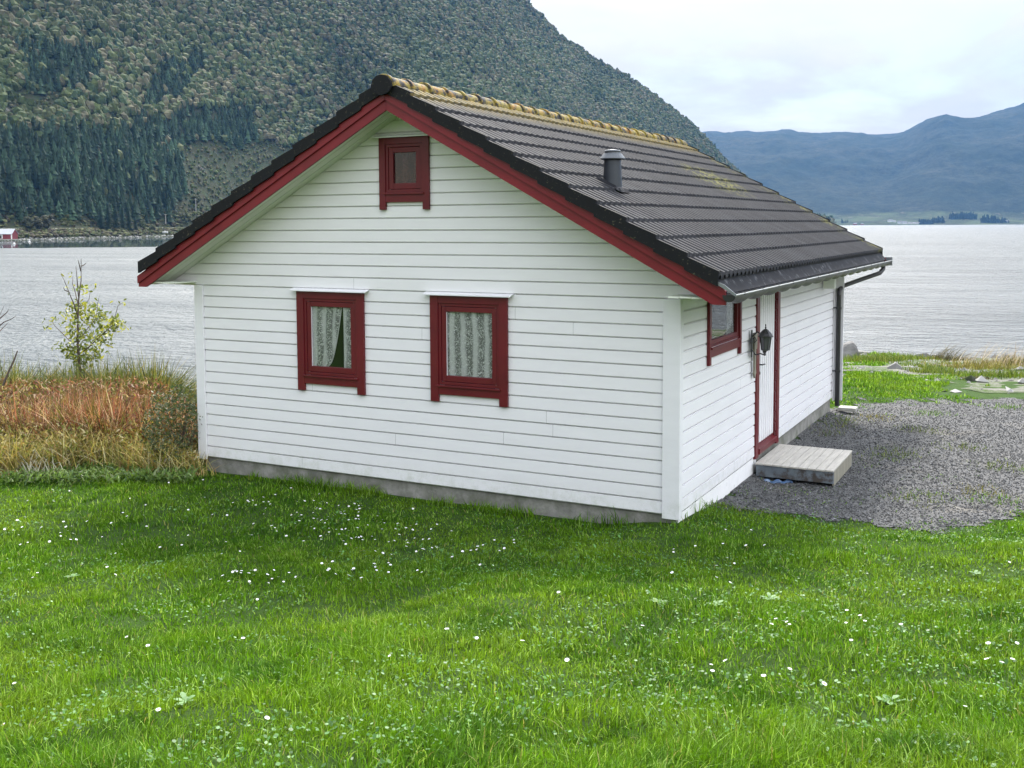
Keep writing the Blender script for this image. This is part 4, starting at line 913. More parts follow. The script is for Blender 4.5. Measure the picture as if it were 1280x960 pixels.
tuft(1277, 32, 60, 1.0, 0, [(.40, .32, .22), (.30, .22, .14)], 'thin brown seed grass at the very right edge', 'seed grass at the water', wind=.3, rad=(.4, .2), w=(.010, .018), name='seed_grass', cat='seed grass')
for i, (p_, t_, c_, lab) in enumerate([(1100, 17.6, O1, 'yellowish moss tuft in the gravel behind the doorstep'), (1172, 18.0, G2, 'green tuft at the far edge of the gravel'), (1155, 16.4, G1, 'flat green patch growing in the middle of the gravel'), (1120, 14.6, G1, 'thin weeds in the gravel behind the doorstep corner'),
      (1262, 13.9, G1, 'small dark weed in the gravel at right'), (1158, 12.3, G1, 'little weed in the gravel near the front edge'), (1130, 14.9, G1, 'thin weeds left of the flat green patch'), (1205, 15.2, G1, 'weeds in the right half of the gravel'), (1240, 12.6, O1, 'yellow-green tuft in the gravel near the right edge'), (1250, 12.2, G2, 'bright green tuft at the right front edge of the gravel'), (1062, 17.3, G1, 'weeds along the side wall near the downpipe'), (1050, 16.8, G1+D1, 'dark weeds at the foot of the side wall'), (1035, 16.2, G1+D1, 'straggling weeds beside the plinth behind the doorstep'), (868, 11.3, G2, 'tall grass growing against the right front corner of the cottage'), (905, 11.55, G1, 'grass and weeds creeping onto the gravel beside the plinth'), (1265, 18.7, G2, 'green strip across the gravel near the right edge')]):
    tuft(p_, t_, 170, .13 if i not in (13,) else .26, 0, c_, lab, 'weeds in the gravel yard', rad=(.30, .22), w=(.008, .016), name='gravel_weed', cat='weeds')
#@@PART3
# ================================================================= WATER
m, T, out = nt('fjord_water'); g = G(T); o = g.pos()
# rotate to site axes: waves run slightly oblique to the view
mp = g.n('ShaderNodeMapping'); g.l(o, mp.inputs[0]); mp.inputs['Rotation'].default_value = (0, 0, -YAW+.25)
v = mp.outputs[0]; d = g.n('ShaderNodeVectorMath', operation='DISTANCE'); g.l(o, d.inputs[0]); d.inputs[1].default_value = (CX, CY, CZ)
w1_ = g.noise(g.scale(v, (.85, 1.2, 1)), .95, 3, .55, .5); w2_ = g.noise(g.scale(v, (.9, 1.1, 1)), 3.2, 4, .6, .3); w3_ = g.noise(g.scale(v, (.6, 1.3, 1)), .12, 2, .5)
h = g.math('ADD', g.math('MULTIPLY', g.math('POWER', w1_, 1.5), .9), g.math('MULTIPLY', w2_, .48)); h = g.math('ADD', h, g.math('MULTIPLY', w3_, 1.4))
# calm lee under the far left shore, ruffled water elsewhere
dot = g.n('ShaderNodeVectorMath', operation='DOT_PRODUCT'); sub = g.n('ShaderNodeVectorMath', operation='SUBTRACT'); g.l(o, sub.inputs[0]); sub.inputs[1].default_value = (CX, CY, 0); g.l(sub.outputs[0], dot.inputs[0]); dot.inputs[1].default_value = (FH[0], FH[1], 0)
dotu = g.n('ShaderNodeVectorMath', operation='DOT_PRODUCT'); g.l(sub.outputs[0], dotu.inputs[0]); dotu.inputs[1].default_value = (RH[0], RH[1], 0)
tt = g.math('ADD', dot.outputs['Value'], g.math('MULTIPLY', g.math('SUBTRACT', w3_, .5), 18.)); tt = g.math('SUBTRACT', tt, g.math('MULTIPLY', dotu.outputs['Value'], .35))
calm = g.n('ShaderNodeMapRange'); g.l(tt, calm.inputs[0]); calm.inputs[1].default_value = 322; calm.inputs[2].default_value = 332
right = g.n('ShaderNodeMapRange'); g.l(g.math('DIVIDE', dotu.outputs['Value'], g.math('ADD', dot.outputs['Value'], 1.)), right.inputs[0]); right.inputs[1].default_value = -.05; right.inputs[2].default_value = -.20
cm = g.math('MULTIPLY', calm.outputs[0], right.outputs[0])
h = g.math('MULTIPLY', h, g.ramp(g.noise(g.scale(v, (.5, 1.6, 1)), .03, 3, .6), [(.35, .45), (.65, 1.)]))
b_ = g.n('ShaderNodeBump'); g.l(h, b_.inputs['Height']); b_.inputs['Distance'].default_value = 3.4; g.l(g.math('SUBTRACT', g.math('SUBTRACT', 1., g.math('MULTIPLY', cm, .64)), g.math('MULTIPLY', right.outputs[0], .30)), b_.inputs['Strength'])
p = g.n('ShaderNodeBsdfPrincipled'); p.inputs['Base Color'].default_value = (.030, .050, .060, 1); p.inputs['IOR'].default_value = 1.5
g.l(b_.outputs[0], p.inputs['Normal']); g.l(g.math('SUBTRACT', .44, g.math('MULTIPLY', cm, .42)), p.inputs['Roughness']); p.inputs['Specular IOR Level'].default_value = 1.; g.l(p.outputs[0], out.inputs[0])
def sq(u0, u1, t0, t1, z, name, mat):
    P = [xy(a, b) for a, b in ((u0, t0), (u1, t0), (u1, t1), (u0, t1))]; return MB().add([(float(x), float(y), z) for x, y in P], [(0, 1, 2, 3)]).build(name, mat)
o = sq(-4800, 4800, 19, 6400, SEA, 'water', m); o['kind'] = 'structure'
# ================================================================= MOUNTAINS
PXS = [-420, 0, 100, 200, 300, 600, 900, 1045]; DSV = [400, 430, 470, 560, 640, 830, 1200, 1600]
def ds(px): return np.interp(px, PXS, DSV)
RX = [-420, 0, 200, 400, 600, 655, 700, 740, 780, 820, 850, 870, 900, 950, 1000, 1045]; RY = [-420, -340, -270, -185, -62, 0, 44, 72, 98, 128, 152, 168, 200, 240, 270, 280.2]
def mtn(px, s):
    a = np.asarray(px, float); d0_ = ds(a); dr = d0_+np.interp(a, [-420, 600, 900, 1045], [620, 620, 420, 160]); t = d0_+(dr-d0_)*s
    hr = (281.1-np.interp(a, RX, RY))/F_PX*dr+CZ; u = (a-640)/F_PX*t
    zr_ = SEA+3.6
    base = SEA-.6+4.2*ss(s, 0, .055)
    q = np.clip((s-.075)/.925, 0, 1.3); prof = q**1.08
    rough = (fbm(u*.008, t*.008, 33, 5)-.5)*75*np.clip(q*(1.15-q)*2.6, 0, .62)*np.clip(hr/300, .1, 1)+(fbm(u*.05, t*.05, 34, 3)-.5)*6*ss(q, 0, .15)
    z = base+(hr-zr_)*np.where(q > 1, 1-(q-1)*1.2, prof)+rough
    return u, t, z
us_ = np.arange(-420, 1046, 5.); ss_ = np.concatenate([np.linspace(0, .1, 12), np.linspace(.11, 1.25, 110)])
A_, B_ = np.meshgrid(us_, ss_); u, t, z = mtn(A_, B_); X, Y = xy(u, t); V = np.stack([X, Y, z], -1).reshape(-1, 3); n = len(us_)
i, j = np.meshgrid(np.arange(n-1), np.arange(len(ss_)-1)); a = (j*n+i).ravel(); Fq = np.stack([a, a+1, a+n+1, a+n], 1)
m, T, out = nt('hillside_ground'); g = G(T); o = g.pos()
c = g.mix(g.ramp(g.noise(o, .02, 8, .7), [(.35, 0.), (.65, 1.)]), (.030, .036, .018), (.046, .044, .027)); c = g.mix(g.ramp(g.noise(o, .12, 6, .8), [(.45, 0.), (.62, 1.)]), c, (.035, .05, .022))
c = g.mix(g.ramp(g.noise(o, .05, 9, .8), [(.62, 0.), (.66, .8)]), c, (.15, .15, .16))
principled(g, out, c, .95, g.bump(g.noise(o, .25, 6, .8), 1., 1.5), .1)
o = mesh_np('hillside', V, Fq.ravel(), np.full(len(Fq), 4), m, None, None, True); o['kind'] = 'structure'
def ico(sub):
    import bmesh
    bm = bmesh.new(); bmesh.ops.create_icosphere(bm, subdivisions=sub, radius=1); bm.verts.ensure_lookup_table()
    v = np.array([q.co[:] for q in bm.verts]); f = np.array([[w.index for w in q.verts] for q in bm.faces]); bm.free(); return v, f
def crowns(x, y, z, rad, hgt, col, sub):
    v0, f0 = ico(sub); N = len(x); n = len(v0); P = v0[None]*(1+rng.uniform(-.30, .28, (N, n, 1)))
    P[..., 2] *= 1+.0*P[..., 2]; P = P*np.stack([rad, rad, hgt/2], 1)[:, None]; P[..., 0] += x[:, None]; P[..., 1] += y[:, None]; P[..., 2] += (z+hgt*.45)[:, None]
    F_ = (f0[None]+n*np.arange(N)[:, None, None]).reshape(-1); cc = np.repeat(col, n, 0)*rng.uniform(.82, 1.14, (N*n, 1)); return P.reshape(-1, 3), F_, np.full(N*len(f0), 3), cc
def spruce_np(x, y, z, rad, hgt, col, L_=6, K=7):
    N = len(x); Vs = []; fs = []; b_ = 0
    for l in range(L_):
        f = l/L_; zc = z+hgt*(.06+.94*f); zt = z+hgt*min(1., .06+.94*f+.30); rr = rad*(1-f)**.85+.02
        w = np.linspace(0, 2*np.pi, K, endpoint=False)[None]+rng.uniform(0, 6, (N, 1)); jr = rr[:, None]*rng.uniform(.55, 1.25, (N, K))
        ring = np.stack([x[:, None]+np.cos(w)*jr, y[:, None]+np.sin(w)*jr, zc[:, None]+rng.uniform(-.03, .02, (N, K))*hgt[:, None]], -1); tip = np.stack([x, y, zt], -1)[:, None]
        Vs += [ring, tip]; fs += [[b_+k, b_+(k+1) % K, b_+K] for k in range(K)]; b_ += K+1
    V = np.concatenate(Vs, 1); F_ = (np.array(fs)[None]+b_*np.arange(N)[:, None, None]).reshape(-1); return V.reshape(-1, 3), F_, np.full(N*len(fs), 3), np.repeat(col, b_, 0)*rng.uniform(.75, 1.25, (N*b_, 1))
M_FOR = attr_mat('forest_leaf', .8, .12, .12, nscale=.9)
M_SPR = attr_mat('spruce_needle', .8, .05, .12, nscale=1.4)
def inr(px_, py__, x0, x1, y0, y1): return (px_ > x0) & (px_ < x1) & (py__ > y0) & (py__ < y1)
N = 140000; a = rng.uniform(-260, 1040, N); s = .085+.95*rng.random(N)**.85; u, t, z = mtn(a, s)
py_ = 281.1-(z-CZ)/t*F_PX; jx = (fbm(a*.02, py_*.02, 55, 3)-.5)*90; jy = (fbm(a*.02+9, py_*.02, 56, 3)-.5)*70; ax, ay = a+jx, py_+jy
k = (py_ > -130); 
conif = (inr(ax, ay, -260, 232, 168, 300) | inr(ax, ay, 30, 125, 38, 112) | inr(ax, ay, 195, 330, 136, 184) | inr(ax, ay, 205, 262, 82, 118) | inr(ax, ay, -100, 60, 150, 200)) & (s > .07)
clear = (inr(ax, ay, 228, 470, 182, 300) | inr(ax, ay, 8, 95, 112, 140)) & ~conif
rr_ = rng.random(N); dens = np.clip(t/900, .5, 1)
flip = rng.random(N) < .10; conif = np.where(flip & (s > .09) & ~clear, rng.random(N) < .5, conif); kb = k & ~conif & np.where(clear, rr_ < .6, rr_ < dens); kc = k & conif & (rr_ < .5)
x, y = xy(u, t)
bc = np.array([(.060, .082, .030), (.085, .098, .042), (.115, .108, .062), (.048, .072, .032), (.088, .110, .040), (.108, .10, .058)]); pc = fbm(a*.012, py_*.012, 57, 3)
idx = np.clip((pc-.5)*8+2.4+rng.normal(0, 1.3, N), 0, 5).astype(int); colb = bc[idx]*rng.uniform(.95, 1.3, (N, 1))*(.55+.9*fbm(a*.009, py_*.014, 59, 3))[:, None]; hs_ = np.where(clear, .34, 1.)*rng.choice([.6, .8, 1., 1.3], N)*rng.uniform(.85, 1.15, N)
acc = Acc(); nr_ = kb & (t < 640); acc.add(*crowns(x[nr_], y[nr_], z[nr_], 2.2*hs_[nr_], 5.*hs_[nr_], colb[nr_], 2)); fr_ = kb & (t >= 640); acc.add(*crowns(x[fr_], y[fr_], z[fr_], 2.4*hs_[fr_], 5.2*hs_[fr_], colb[fr_], 1))
o = acc.build('birch_forest', M_FOR); tag(o, 'dense brownish green birch wood covering the steep mountainside across the fjord', 'forest', kind='stuff')
nc = kc.sum(); cs = np.array([.030, .052, .030])*(rng.uniform(.5, 1.5, (nc, 1))+.9*(rng.random((nc, 1)) < .16)); hh = rng.uniform(6, 12.5, nc)*np.where(py_[kc] < 165, .8, 1.)
acc = Acc(); acc.add(*spruce_np(x[kc], y[kc], z[kc]-.5, hh*rng.uniform(.22, .32, nc), hh, cs)); o = acc.build('spruce_forest', M_SPR); tag(o, 'dark blue-green spruce plantations on the lower mountainside across the fjord', 'forest', kind='stuff')
# spruces that stand out one by one
def spruce_mesh(seed):
    r_ = np.random.default_rng(seed); V = []; F = []
    for l in range(17):
        f = l/17; R_ = .27*(1-f)**.8+.006; K = 17; b_ = len(V); o_ = r_.uniform(0, 6)
        for q in range(K):
            w = o_+2*math.pi*q/K; jr = R_*r_.uniform(.55, 1.25); zz = .05+.93*f
            for dw, rr in ((-.16, .25), (.16, .25), (0., 1.)): V.append((math.cos(w+dw)*jr*rr, math.sin(w+dw)*jr*rr, zz+.055*(1-rr)-.015*rr+r_.uniform(-.008, .008)))
            F.append((b_+3*q, b_+3*q+1, b_+3*q+2))
        b_ = len(V); V.append((0, 0, .05+.93*f+.075))
        for q in range(8): w = 2*math.pi*q/8+o_; V.append((math.cos(w)*R_*.55, math.sin(w)*R_*.55, .05+.93*f+.01))
        F += [(b_, b_+1+q, b_+1+(q+1) % 8) for q in range(8)]
    V = np.array(V); sz_ = [len(f) for f in F]; fl = [i for f in F for i in f]
    c = np.array([.020, .037, .024])*r_.uniform(.55, 1.7, (len(V), 1)); o = mesh_np('crown', V, fl, sz_, M_SPR, None, c); me = o.data; bpy.data.objects.remove(o); return me
SPM = [spruce_mesh(s) for s in (1, 2, 3)]
m = MB(); m.tube([(0, 0, -.03), (0, 0, .5), (0, 0, .97)], [.014, .010, .002], 6); o = m.build('trunk', M_BARK); TRM = o.data; bpy.data.objects.remove(o)
def on_hill(px_, s_): u, t, z = mtn(np.array([px_]), np.array([s_])); X_, Y_ = xy(u, t); return float(X_[0]), float(Y_[0]), float(z[0]), float(t[0])
def spruce(px_, s_, hgt, lab, grp, i):
    X_, Y_, Z_, t_ = on_hill(px_, s_); r_ = empty('spruce_tree', (X_, Y_, Z_-.3), lab, 'spruce', grp, rz=i*1.7); r_.scale = (hgt*random.uniform(1.0, 1.35), )*2+(hgt,)
    for nme, me in (('crown', SPM[i % 3]), ('trunk', TRM)):
        o = link(bpy.data.objects.new(nme, me)); o.parent = r_
for i in range(30):
    px_ = 2+i*7.6+random.uniform(-2.5, 2.5); spruce(px_, random.uniform(.092, .125), random.uniform(9, 14), 'tall dark spruce in the row standing behind the shore road', 'spruces behind the shore road', i)
for i, (px_, s_, h_, lab) in enumerate([(128, .052, 14, 'leftmost dark spruce of the clump between road and far shore'), (137, .048, 17, 'spruce in the left half of the clump between road and far shore'), (146, .05, 18, 'tallest spruce of the clump between road and far shore'), (155, .05, 15, 'dark spruce in the right half of the clump between road and far shore'), (163, .045, 13.5, 'greener spruce towards the right of the clump between road and far shore'), (171, .045, 9, 'small spruce at the right end of the clump between road and far shore')]):
    spruce(px_, s_, h_, lab, 'spruces between the road and the far shore', i)
def bush_tree(px_, s_, hgt, colr, lab, grp, seed):
    X_, Y_, Z_, t_ = on_hill(px_, s_); r_ = empty('birch_tree', (X_, Y_, Z_-.2), lab, 'tree', grp); N_ = 26
    p = rng.normal(0, 1, (N_, 3)); p /= np.linalg.norm(p, axis=1)[:, None]; p *= rng.uniform(.35, 1, (N_, 1)); cx_ = p[:, 0]*hgt*.34; cy_ = p[:, 1]*hgt*.34; cz_ = hgt*.56+p[:, 2]*hgt*.36
    V, F_, S_, C_ = crowns(cx_, cy_, cz_-hgt*.08, np.full(N_, hgt*.13), np.full(N_, hgt*.24), np.array(colr)*rng.uniform(.75, 1.25, (N_, 1)), 2); mesh_np('crown', V, F_, S_, M_FOR, r_, C_)
    MB().tube([(0, 0, -.3), (.1, 0, hgt*.4), (0, 0, hgt*.75)], [.16, .11, .03], 6).build('trunk', M_BARK, r_)
for i, (px_, s_, h_, c_, lab) in enumerate([(38, .05, 7, (.06, .065, .035), 'round grey-green tree on the far shore just right of the utility pole'), (50, .05, 7.5, (.075, .075, .045), 'middle tree of the three on the far shore right of the boathouse'), (62, .05, 8.2, (.07, .07, .045), 'rightmost of the three trees on the far shore right of the boathouse'),
     (180, .05, 6, (.07, .085, .04), 'light green bush right of the spruce clump on the far shore'), (236, .085, 7, (.10, .11, .055), 'pale birch beside the road near the cottage roof'), (248, .11, 8, (.09, .10, .05), 'birch above the road just left of the roof edge'), (192, .04, 4, (.08, .09, .05), 'small bush on the bank left of the white boat')]):
    bush_tree(px_, s_, h_, c_, lab, 'leafy trees along the far shore', i)
# low scrub on the bank, pale rocks on the waterline
N = 3000; a = rng.uniform(-100, 330, N); s = rng.uniform(.022, .105, N); s = np.where((s > .066) & (s < .08), .05, s); u, t, z = mtn(a, s); x, y = xy(u, t); cb = np.array([(.07, .085, .028), (.10, .095, .045), (.065, .055, .035), (.11, .12, .05)])[rng.choice(4, N)]*rng.uniform(.7, 1.2, (N, 1))
acc = Acc(); acc.add(*crowns(x, y, z-.2, rng.uniform(.5, 1.6, N), rng.uniform(.6, 2.2, N), cb, 1)); o = acc.build('shore_scrub', M_FOR); tag(o, 'low scrub and grass on the bank between the road and the far shore', 'scrub', kind='stuff')
N = 800; a = rng.uniform(-100, 420, N); s = rng.uniform(.012, .022, N); u, t, z = mtn(a, s); x, y = xy(u, t); sz = rng.uniform(.2, .55, N)*(1+rng.random(N)**4)
V, Fq, cc = rocks_np(x, y, np.maximum(z, SEA)+.1, sz, rng.uniform(.10, .34, N)[:, None]*np.array([[1, .98, .95]])); o = mesh_np('far_shore_stones', V, Fq.ravel(), np.full(len(Fq), 3), M_STONE, None, cc); tag(o, 'pale stones lining the waterline of the far shore on the left', 'stones', kind='stuff')
# road on its low stone edge
av = np.arange(-150, 420, 4.); u, t, z = mtn(av, np.full(len(av), .068)); u2, t2, z2 = mtn(av, np.full(len(av), .078)); mb = MB(); zt_ = np.maximum(z, z2)+.25
for q in range(len(av)-1):
    P = []
    for w in (q, q+1):
        a0 = xy(u[w], t[w]); a1 = xy(u2[w], t2[w]); P += [(*map(float, a0), zt_[w]-.75), (*map(float, a0), zt_[w]), (*map(float, a1), zt_[w]+.05)]
    mb.add(P, [(0, 3, 4, 1), (1, 4, 5, 2)])
o = mb.build('shore_road', simple('pale_roadside', (.33, .33, .27), .9, .3, .2, bst=0)); o['kind'] = 'structure'
# utility poles
M_POLE = simple('grey_pole', (.42, .40, .37), .8, .2, bst=0)
for px_, s_, h_, lab in [(35, .088, 6.2, 'grey utility pole by the shore road at far left, above the boathouse'), (209, .082, 6.6, 'utility pole by the shore road left of the roof edge'), (247, .10, 9, 'utility pole higher up, just left of the roof edge'), (20, .12, 5, 'faint pole higher up behind the boathouse')]:
    X_, Y_, Z_, t_ = on_hill(px_, s_); r_ = empty('utility_pole', (X_, Y_, Z_-.2), lab, 'pole', 'utility poles on the far shore')
    MB().tube([(0, 0, 0), (0, 0, h_)], [.20, .15], 8).build('pole', M_POLE, r_); b_ = MB(); P0 = Vector((RH[0], RH[1], 0)); b_.tube([P0*-.9+Vector((0, 0, h_-.5)), P0*.9+Vector((0, 0, h_-.5))], .09, 6)
    for e in (-.8, 0, .8): b_.tube([P0*e+Vector((0, 0, h_-.42)), P0*e+Vector((0, 0, h_-.2))], .06, 5)
    b_.build('crossarm', M_POLE, r_)
# boathouse
tb = 424; ub = float(U(3, tb)); bxp, byp = [float(v) for v in xy(ub, tb)]
bh = empty('boathouse', (bxp, byp, SEA+.9), 'dark red boathouse with pale grey roof at the left end of the far shore', 'boathouse', rz=YAW)
M_BR = simple('boathouse_red', (.20, .025, .03), .7, .3, 1, bst=0); M_BW = simple('boathouse_white', (.75, .74, .72), .6, .1, bst=0); M_BG = simple('boathouse_roof_sheet', (.36, .37, .40), .6, .2, 1, bst=0)
MB().prism([(-2.6, 0), (2.6, 0), (2.6, 2.2), (0, 4.05), (-2.6, 2.2)], 0, -5.5, 5.5).build('wall', M_BR, bh)
for s_ in (1, -1): MB().prism([(0, 4.10), (s_*3.0, 1.98), (s_*3.0, 1.88), (0, 3.98)], 0, -5.8, 5.8).build('roof', M_BG, bh)
MB().box(5.2, 5.53, -2.66, -2.3, 0, 2.2).build('corner_board', M_BW, bh)
wf = MB().box(.4, 1.9, -2.68, -2.61, .2, 1.75).build('window', M_BW, bh); MB().box(.8, 1.5, -2.72, -2.685, .3, 1.5).build('pane', M_DARK, wf)
b_ = MB(); b_.box(-8, 9.4, -4.6, -2.9, -.35, -.05); 
for q in range(7): b_.box(-7+q*2.6, -6.75+q*2.6, -4.4, -4.15, -2.2, -.35)
dk = b_.build('jetty', simple('pale_jetty', (.40, .38, .33), .8, .3, bst=0), None, loc=(bxp, byp, SEA+.9)); dk.rotation_euler = (0, 0, YAW); tag(dk, 'pale wooden jetty running along the front of the red boathouse', 'jetty')
# boat pulled up on the far shore
X_, Y_, Z_, t_ = on_hill(205, .028)
bo = empty('boat', (X_, Y_, Z_+.2), 'small white boat pulled up on the far shore left of the roof', 'boat', rz=YAW); V = []; F = []; ns = 13
for q in range(ns):
    f = q/(ns-1); w_ = .95*math.sin(math.pi*min(1, f*.62+.38))**.6 if f < 1 else .02; sh_ = .35*(f-.4)**2*2
    for v_, z_ in ((-w_, 1.1+sh_), (-w_*.75, .45+sh_*.5), (0, .12+sh_*.8), (w_*.75, .45+sh_*.5), (w_, 1.1+sh_)): V.append(((f-.5)*5.6, v_, z_))
for q in range(ns-1):
    for k_ in range(4): a_ = q*5+k_; F.append((a_, a_+5, a_+6, a_+1))
F.append((0, 1, 2, 3, 4)); o = MB().add(V, F).build('hull', M_BW, bo); o.modifiers.new('t', 'SOLIDIFY').thickness = .08
MB().box(-1.2, -.9, -.85, .85, .75, .83).box(.5, .8, -.8, .8, .8, .88).build('thwart', M_POLE, bo); MB().box(.9, 1.7, -.55, .55, .9, 1.5).build('cuddy', M_BW, bo)
def wpt(px_, py__): t_ = (CZ-SEA)*F_PX/(py__-281.1); X_, Y_ = xy(U(px_, t_), t_); return float(X_), float(Y_)
for px_, py__, lab in ((19, 302, 'white mooring buoy below the boathouse jetty'), (38, 299.6, 'white mooring buoy to the right of the boathouse jetty')):
    X_, Y_ = wpt(px_, py__); r_ = empty('mooring_buoy', (X_, Y_, SEA), lab, 'buoy', 'mooring buoys')
    MB().lathe([(.05, -.35), (.3, -.2), (.42, .1), (.3, .38), (.06, .48)], (0, 0, 0), 10).build('float', M_BW, r_, smooth=True); MB().tube([(0, 0, .45), (.08, 0, .6), (0, 0, .7), (-.08, 0, .6), (0, 0, .46)], .03, 5).build('ring', M_POLE, r_)

# far side of the fjord
RX2 = [300, 700, 860, 885, 905, 920, 945, 975, 1005, 1040, 1075, 1110, 1126, 1140, 1152, 1178, 1195, 1212, 1240, 1262, 1280, 1330, 1450, 1700]; RY2 = [150, 168, 172, 170, 170.5, 169, 171, 167, 171, 171, 169, 171, 169, 162, 156, 149, 151.5, 152, 146, 140, 132, 118, 85, 70]
def far(px, s):
    a = np.asarray(px, float); d0_ = 2960+0*a; dr = np.interp(a, [300, 1100, 1170, 1700], [5600, 5600, 4900, 4900]); t = d0_+(dr-d0_)*s; hr = (281.1-np.interp(a, RX2, RY2))/F_PX*dr+CZ; u = (a-640)/F_PX*t
    low = 34*ss(s, -.02, .17)+(fbm(u*.006, t*.006, 65, 3)-.5)*20*ss(s, .0, .1)
    q = np.clip((s-.12)/.88, 0, 1.4); pr = np.where(q > 1, 1-(q-1), ss(q, -.35, 1.12)-ss(0, -.35, 1.12)); pr = np.where(q > 1, pr, pr/(ss(1, -.35, 1.12)-ss(0, -.35, 1.12)))
    rid = 1-np.abs(fbm(u*.0014+.3, t*.0014, 66, 5)*2-1)*2
    z = SEA-1+low+(hr-34)*pr+rid*75*np.clip(q*(1.02-q)*3, -0., .7)+(fbm(u*.008, t*.008, 67, 5)-.5)*46*np.clip(q*3, 0, 1)*np.clip((1.06-q)*6, .12, 1)
    return u, t, z
us_ = np.arange(300, 1700, 3.5); ss_ = np.concatenate([np.linspace(0, .16, 24), np.linspace(.17, 1.2, 120)])
A_, B_ = np.meshgrid(us_, ss_); u, t, z = far(A_, B_); X, Y = xy(u, t); V = np.stack([X, Y, z], -1).reshape(-1, 3); n = len(us_)
i, j = np.meshgrid(np.arange(n-1), np.arange(len(ss_)-1)); a = (j*n+i).ravel(); Fq = np.stack([a, a+1, a+n+1, a+n], 1)
m, T, out = nt('far_mountain'); g = G(T); o = g.pos()
fo = g.mix(g.ramp(g.noise(o, .004, 7, .7), [(.35, 0.), (.65, 1.)]), (.030, .042, .024), (.070, .070, .045)); fo = g.mix(g.ramp(g.noise(o, .03, 6, .8), [(.4, 0.), (.65, 1.)]), fo, (.022, .030, .022))
fi = g.mix(g.ramp(g.noise(o, .009, 6, .7), [(.42, 0.), (.56, 1.)]), (.105, .13, .06), (.06, .068, .036)); fi = g.mix(g.ramp(g.noise(o, .03, 4, .8), [(.56, 0.), (.64, .8)]), fi, (.17, .15, .11))
zr = g.n('ShaderNodeMapRange'); g.l(g.math('ADD', g.sep(o)[2], g.math('MULTIPLY', g.math('SUBTRACT', g.noise(o, .006, 4), .5), 34.)), zr.inputs[0]); zr.inputs[1].default_value = 32; zr.inputs[2].default_value = 40
c = g.mix(zr.outputs[0], fi, fo); principled(g, out, c, .95, g.bump(g.noise(o, .045, 7, .85), 1., 16.), .05)
o = mesh_np('far_mountains', V, Fq.ravel(), np.full(len(Fq), 4), m, None, None, True); o['kind'] = 'structure'
for i, (x0, x1, s0_, s1_, h_, n_, lab) in enumerate([(1148, 1164, .012, .03, 17, 90, 'dark clump of trees by the farm houses on the far right shore'), (1165, 1179, .04, .06, 18, 60, 'second dark clump of trees on the far right shore, right of the farm'), (1186, 1219, .07, .10, 19, 200, 'long dark belt of trees on the rise of the far right shore'), (1224, 1244, .03, .07, 20, 120, 'tall dark grove right of the tree belt on the far right shore'), (1244, 1259, .03, .05, 14, 60, 'lower grove at the right end of the far right shore'), (1051, 1058, .03, .04, 12, 14, 'few trees on the knoll at the left end of the far right shore')]):
    a = rng.uniform(x0, x1, n_); a = a+rng.normal(0, 1.6, n_); s = rng.uniform(s0_, s1_+.015, n_); u, t, z = far(a, s); x, y = xy(u, t); hh = rng.uniform(.35, 1.1, n_)*h_*.85
    acc = Acc(); acc.add(*spruce_np(x, y, z-1, hh*.32, hh, np.array([.022, .034, .024])*rng.uniform(.7, 1.3, (n_, 1)), 3, 6)); o = acc.build('tree_grove', M_SPR); tag(o, lab, 'grove', kind='stuff')
M_HR = simple('far_house_roof', (.20, .19, .19), .8, .2, bst=0); M_HRED = simple('far_house_red', (.28, .07, .06), .8, .1, bst=0)
for px_, s_, w_, h_, wm, lab in [(1112, .050, 13, 6, M_BW, 'white farmhouse standing highest on the far right shore'), (1117, .048, 8, 4.5, M_BW, 'small white annex right of the highest farmhouse on the far shore'), (1124, .030, 12, 7, M_BW, 'large white barn in the row of houses on the far shore'), (1130, .028, 12, 6.5, M_BW, 'white house right of the barn on the far shore'), (1136.5, .027, 8, 5, M_BW, 'small white house in the middle of the row on the far shore'), (1142, .027, 9, 5, M_BW, 'white house near the right end of the row on the far shore'), (1147, .026, 7, 4.5, M_BW, 'last white house of the row beside the dark clump of trees'), (1068, .008, 9, 5, M_HRED, 'dull red boathouse at the water on the far right shore'), (1077, .006, 7, 4, M_HRED, 'smaller red boathouse right of the other one on the far right shore'), (1258, .045, 8, 5, M_BW, 'lone white house right of the groves on the far shore'), (1037, .05, 8, 5, M_BW, 'white house by the roof edge on the far right shore')]:
    u, t, z = far(np.array([px_]), np.array([s_])); X_, Y_ = xy(u, t); r_ = empty('distant_house', (float(X_[0]), float(Y_[0]), float(z[0])-.5), lab, 'house', 'houses on the far right shore', rz=YAW)
    MB().prism([(-4, 0), (4, 0), (4, h_*.7), (0, h_*1.15), (-4, h_*.7)], 0, -w_/2, w_/2).build('wall', wm, r_)
    MB().prism([(0, h_*1.22), (4.5, h_*.68), (4.5, h_*.62), (0, h_*1.16), (-4.5, h_*.62), (-4.5, h_*.68)], 0, -w_/2-.4, w_/2+.4).build('roof', M_HR, r_)

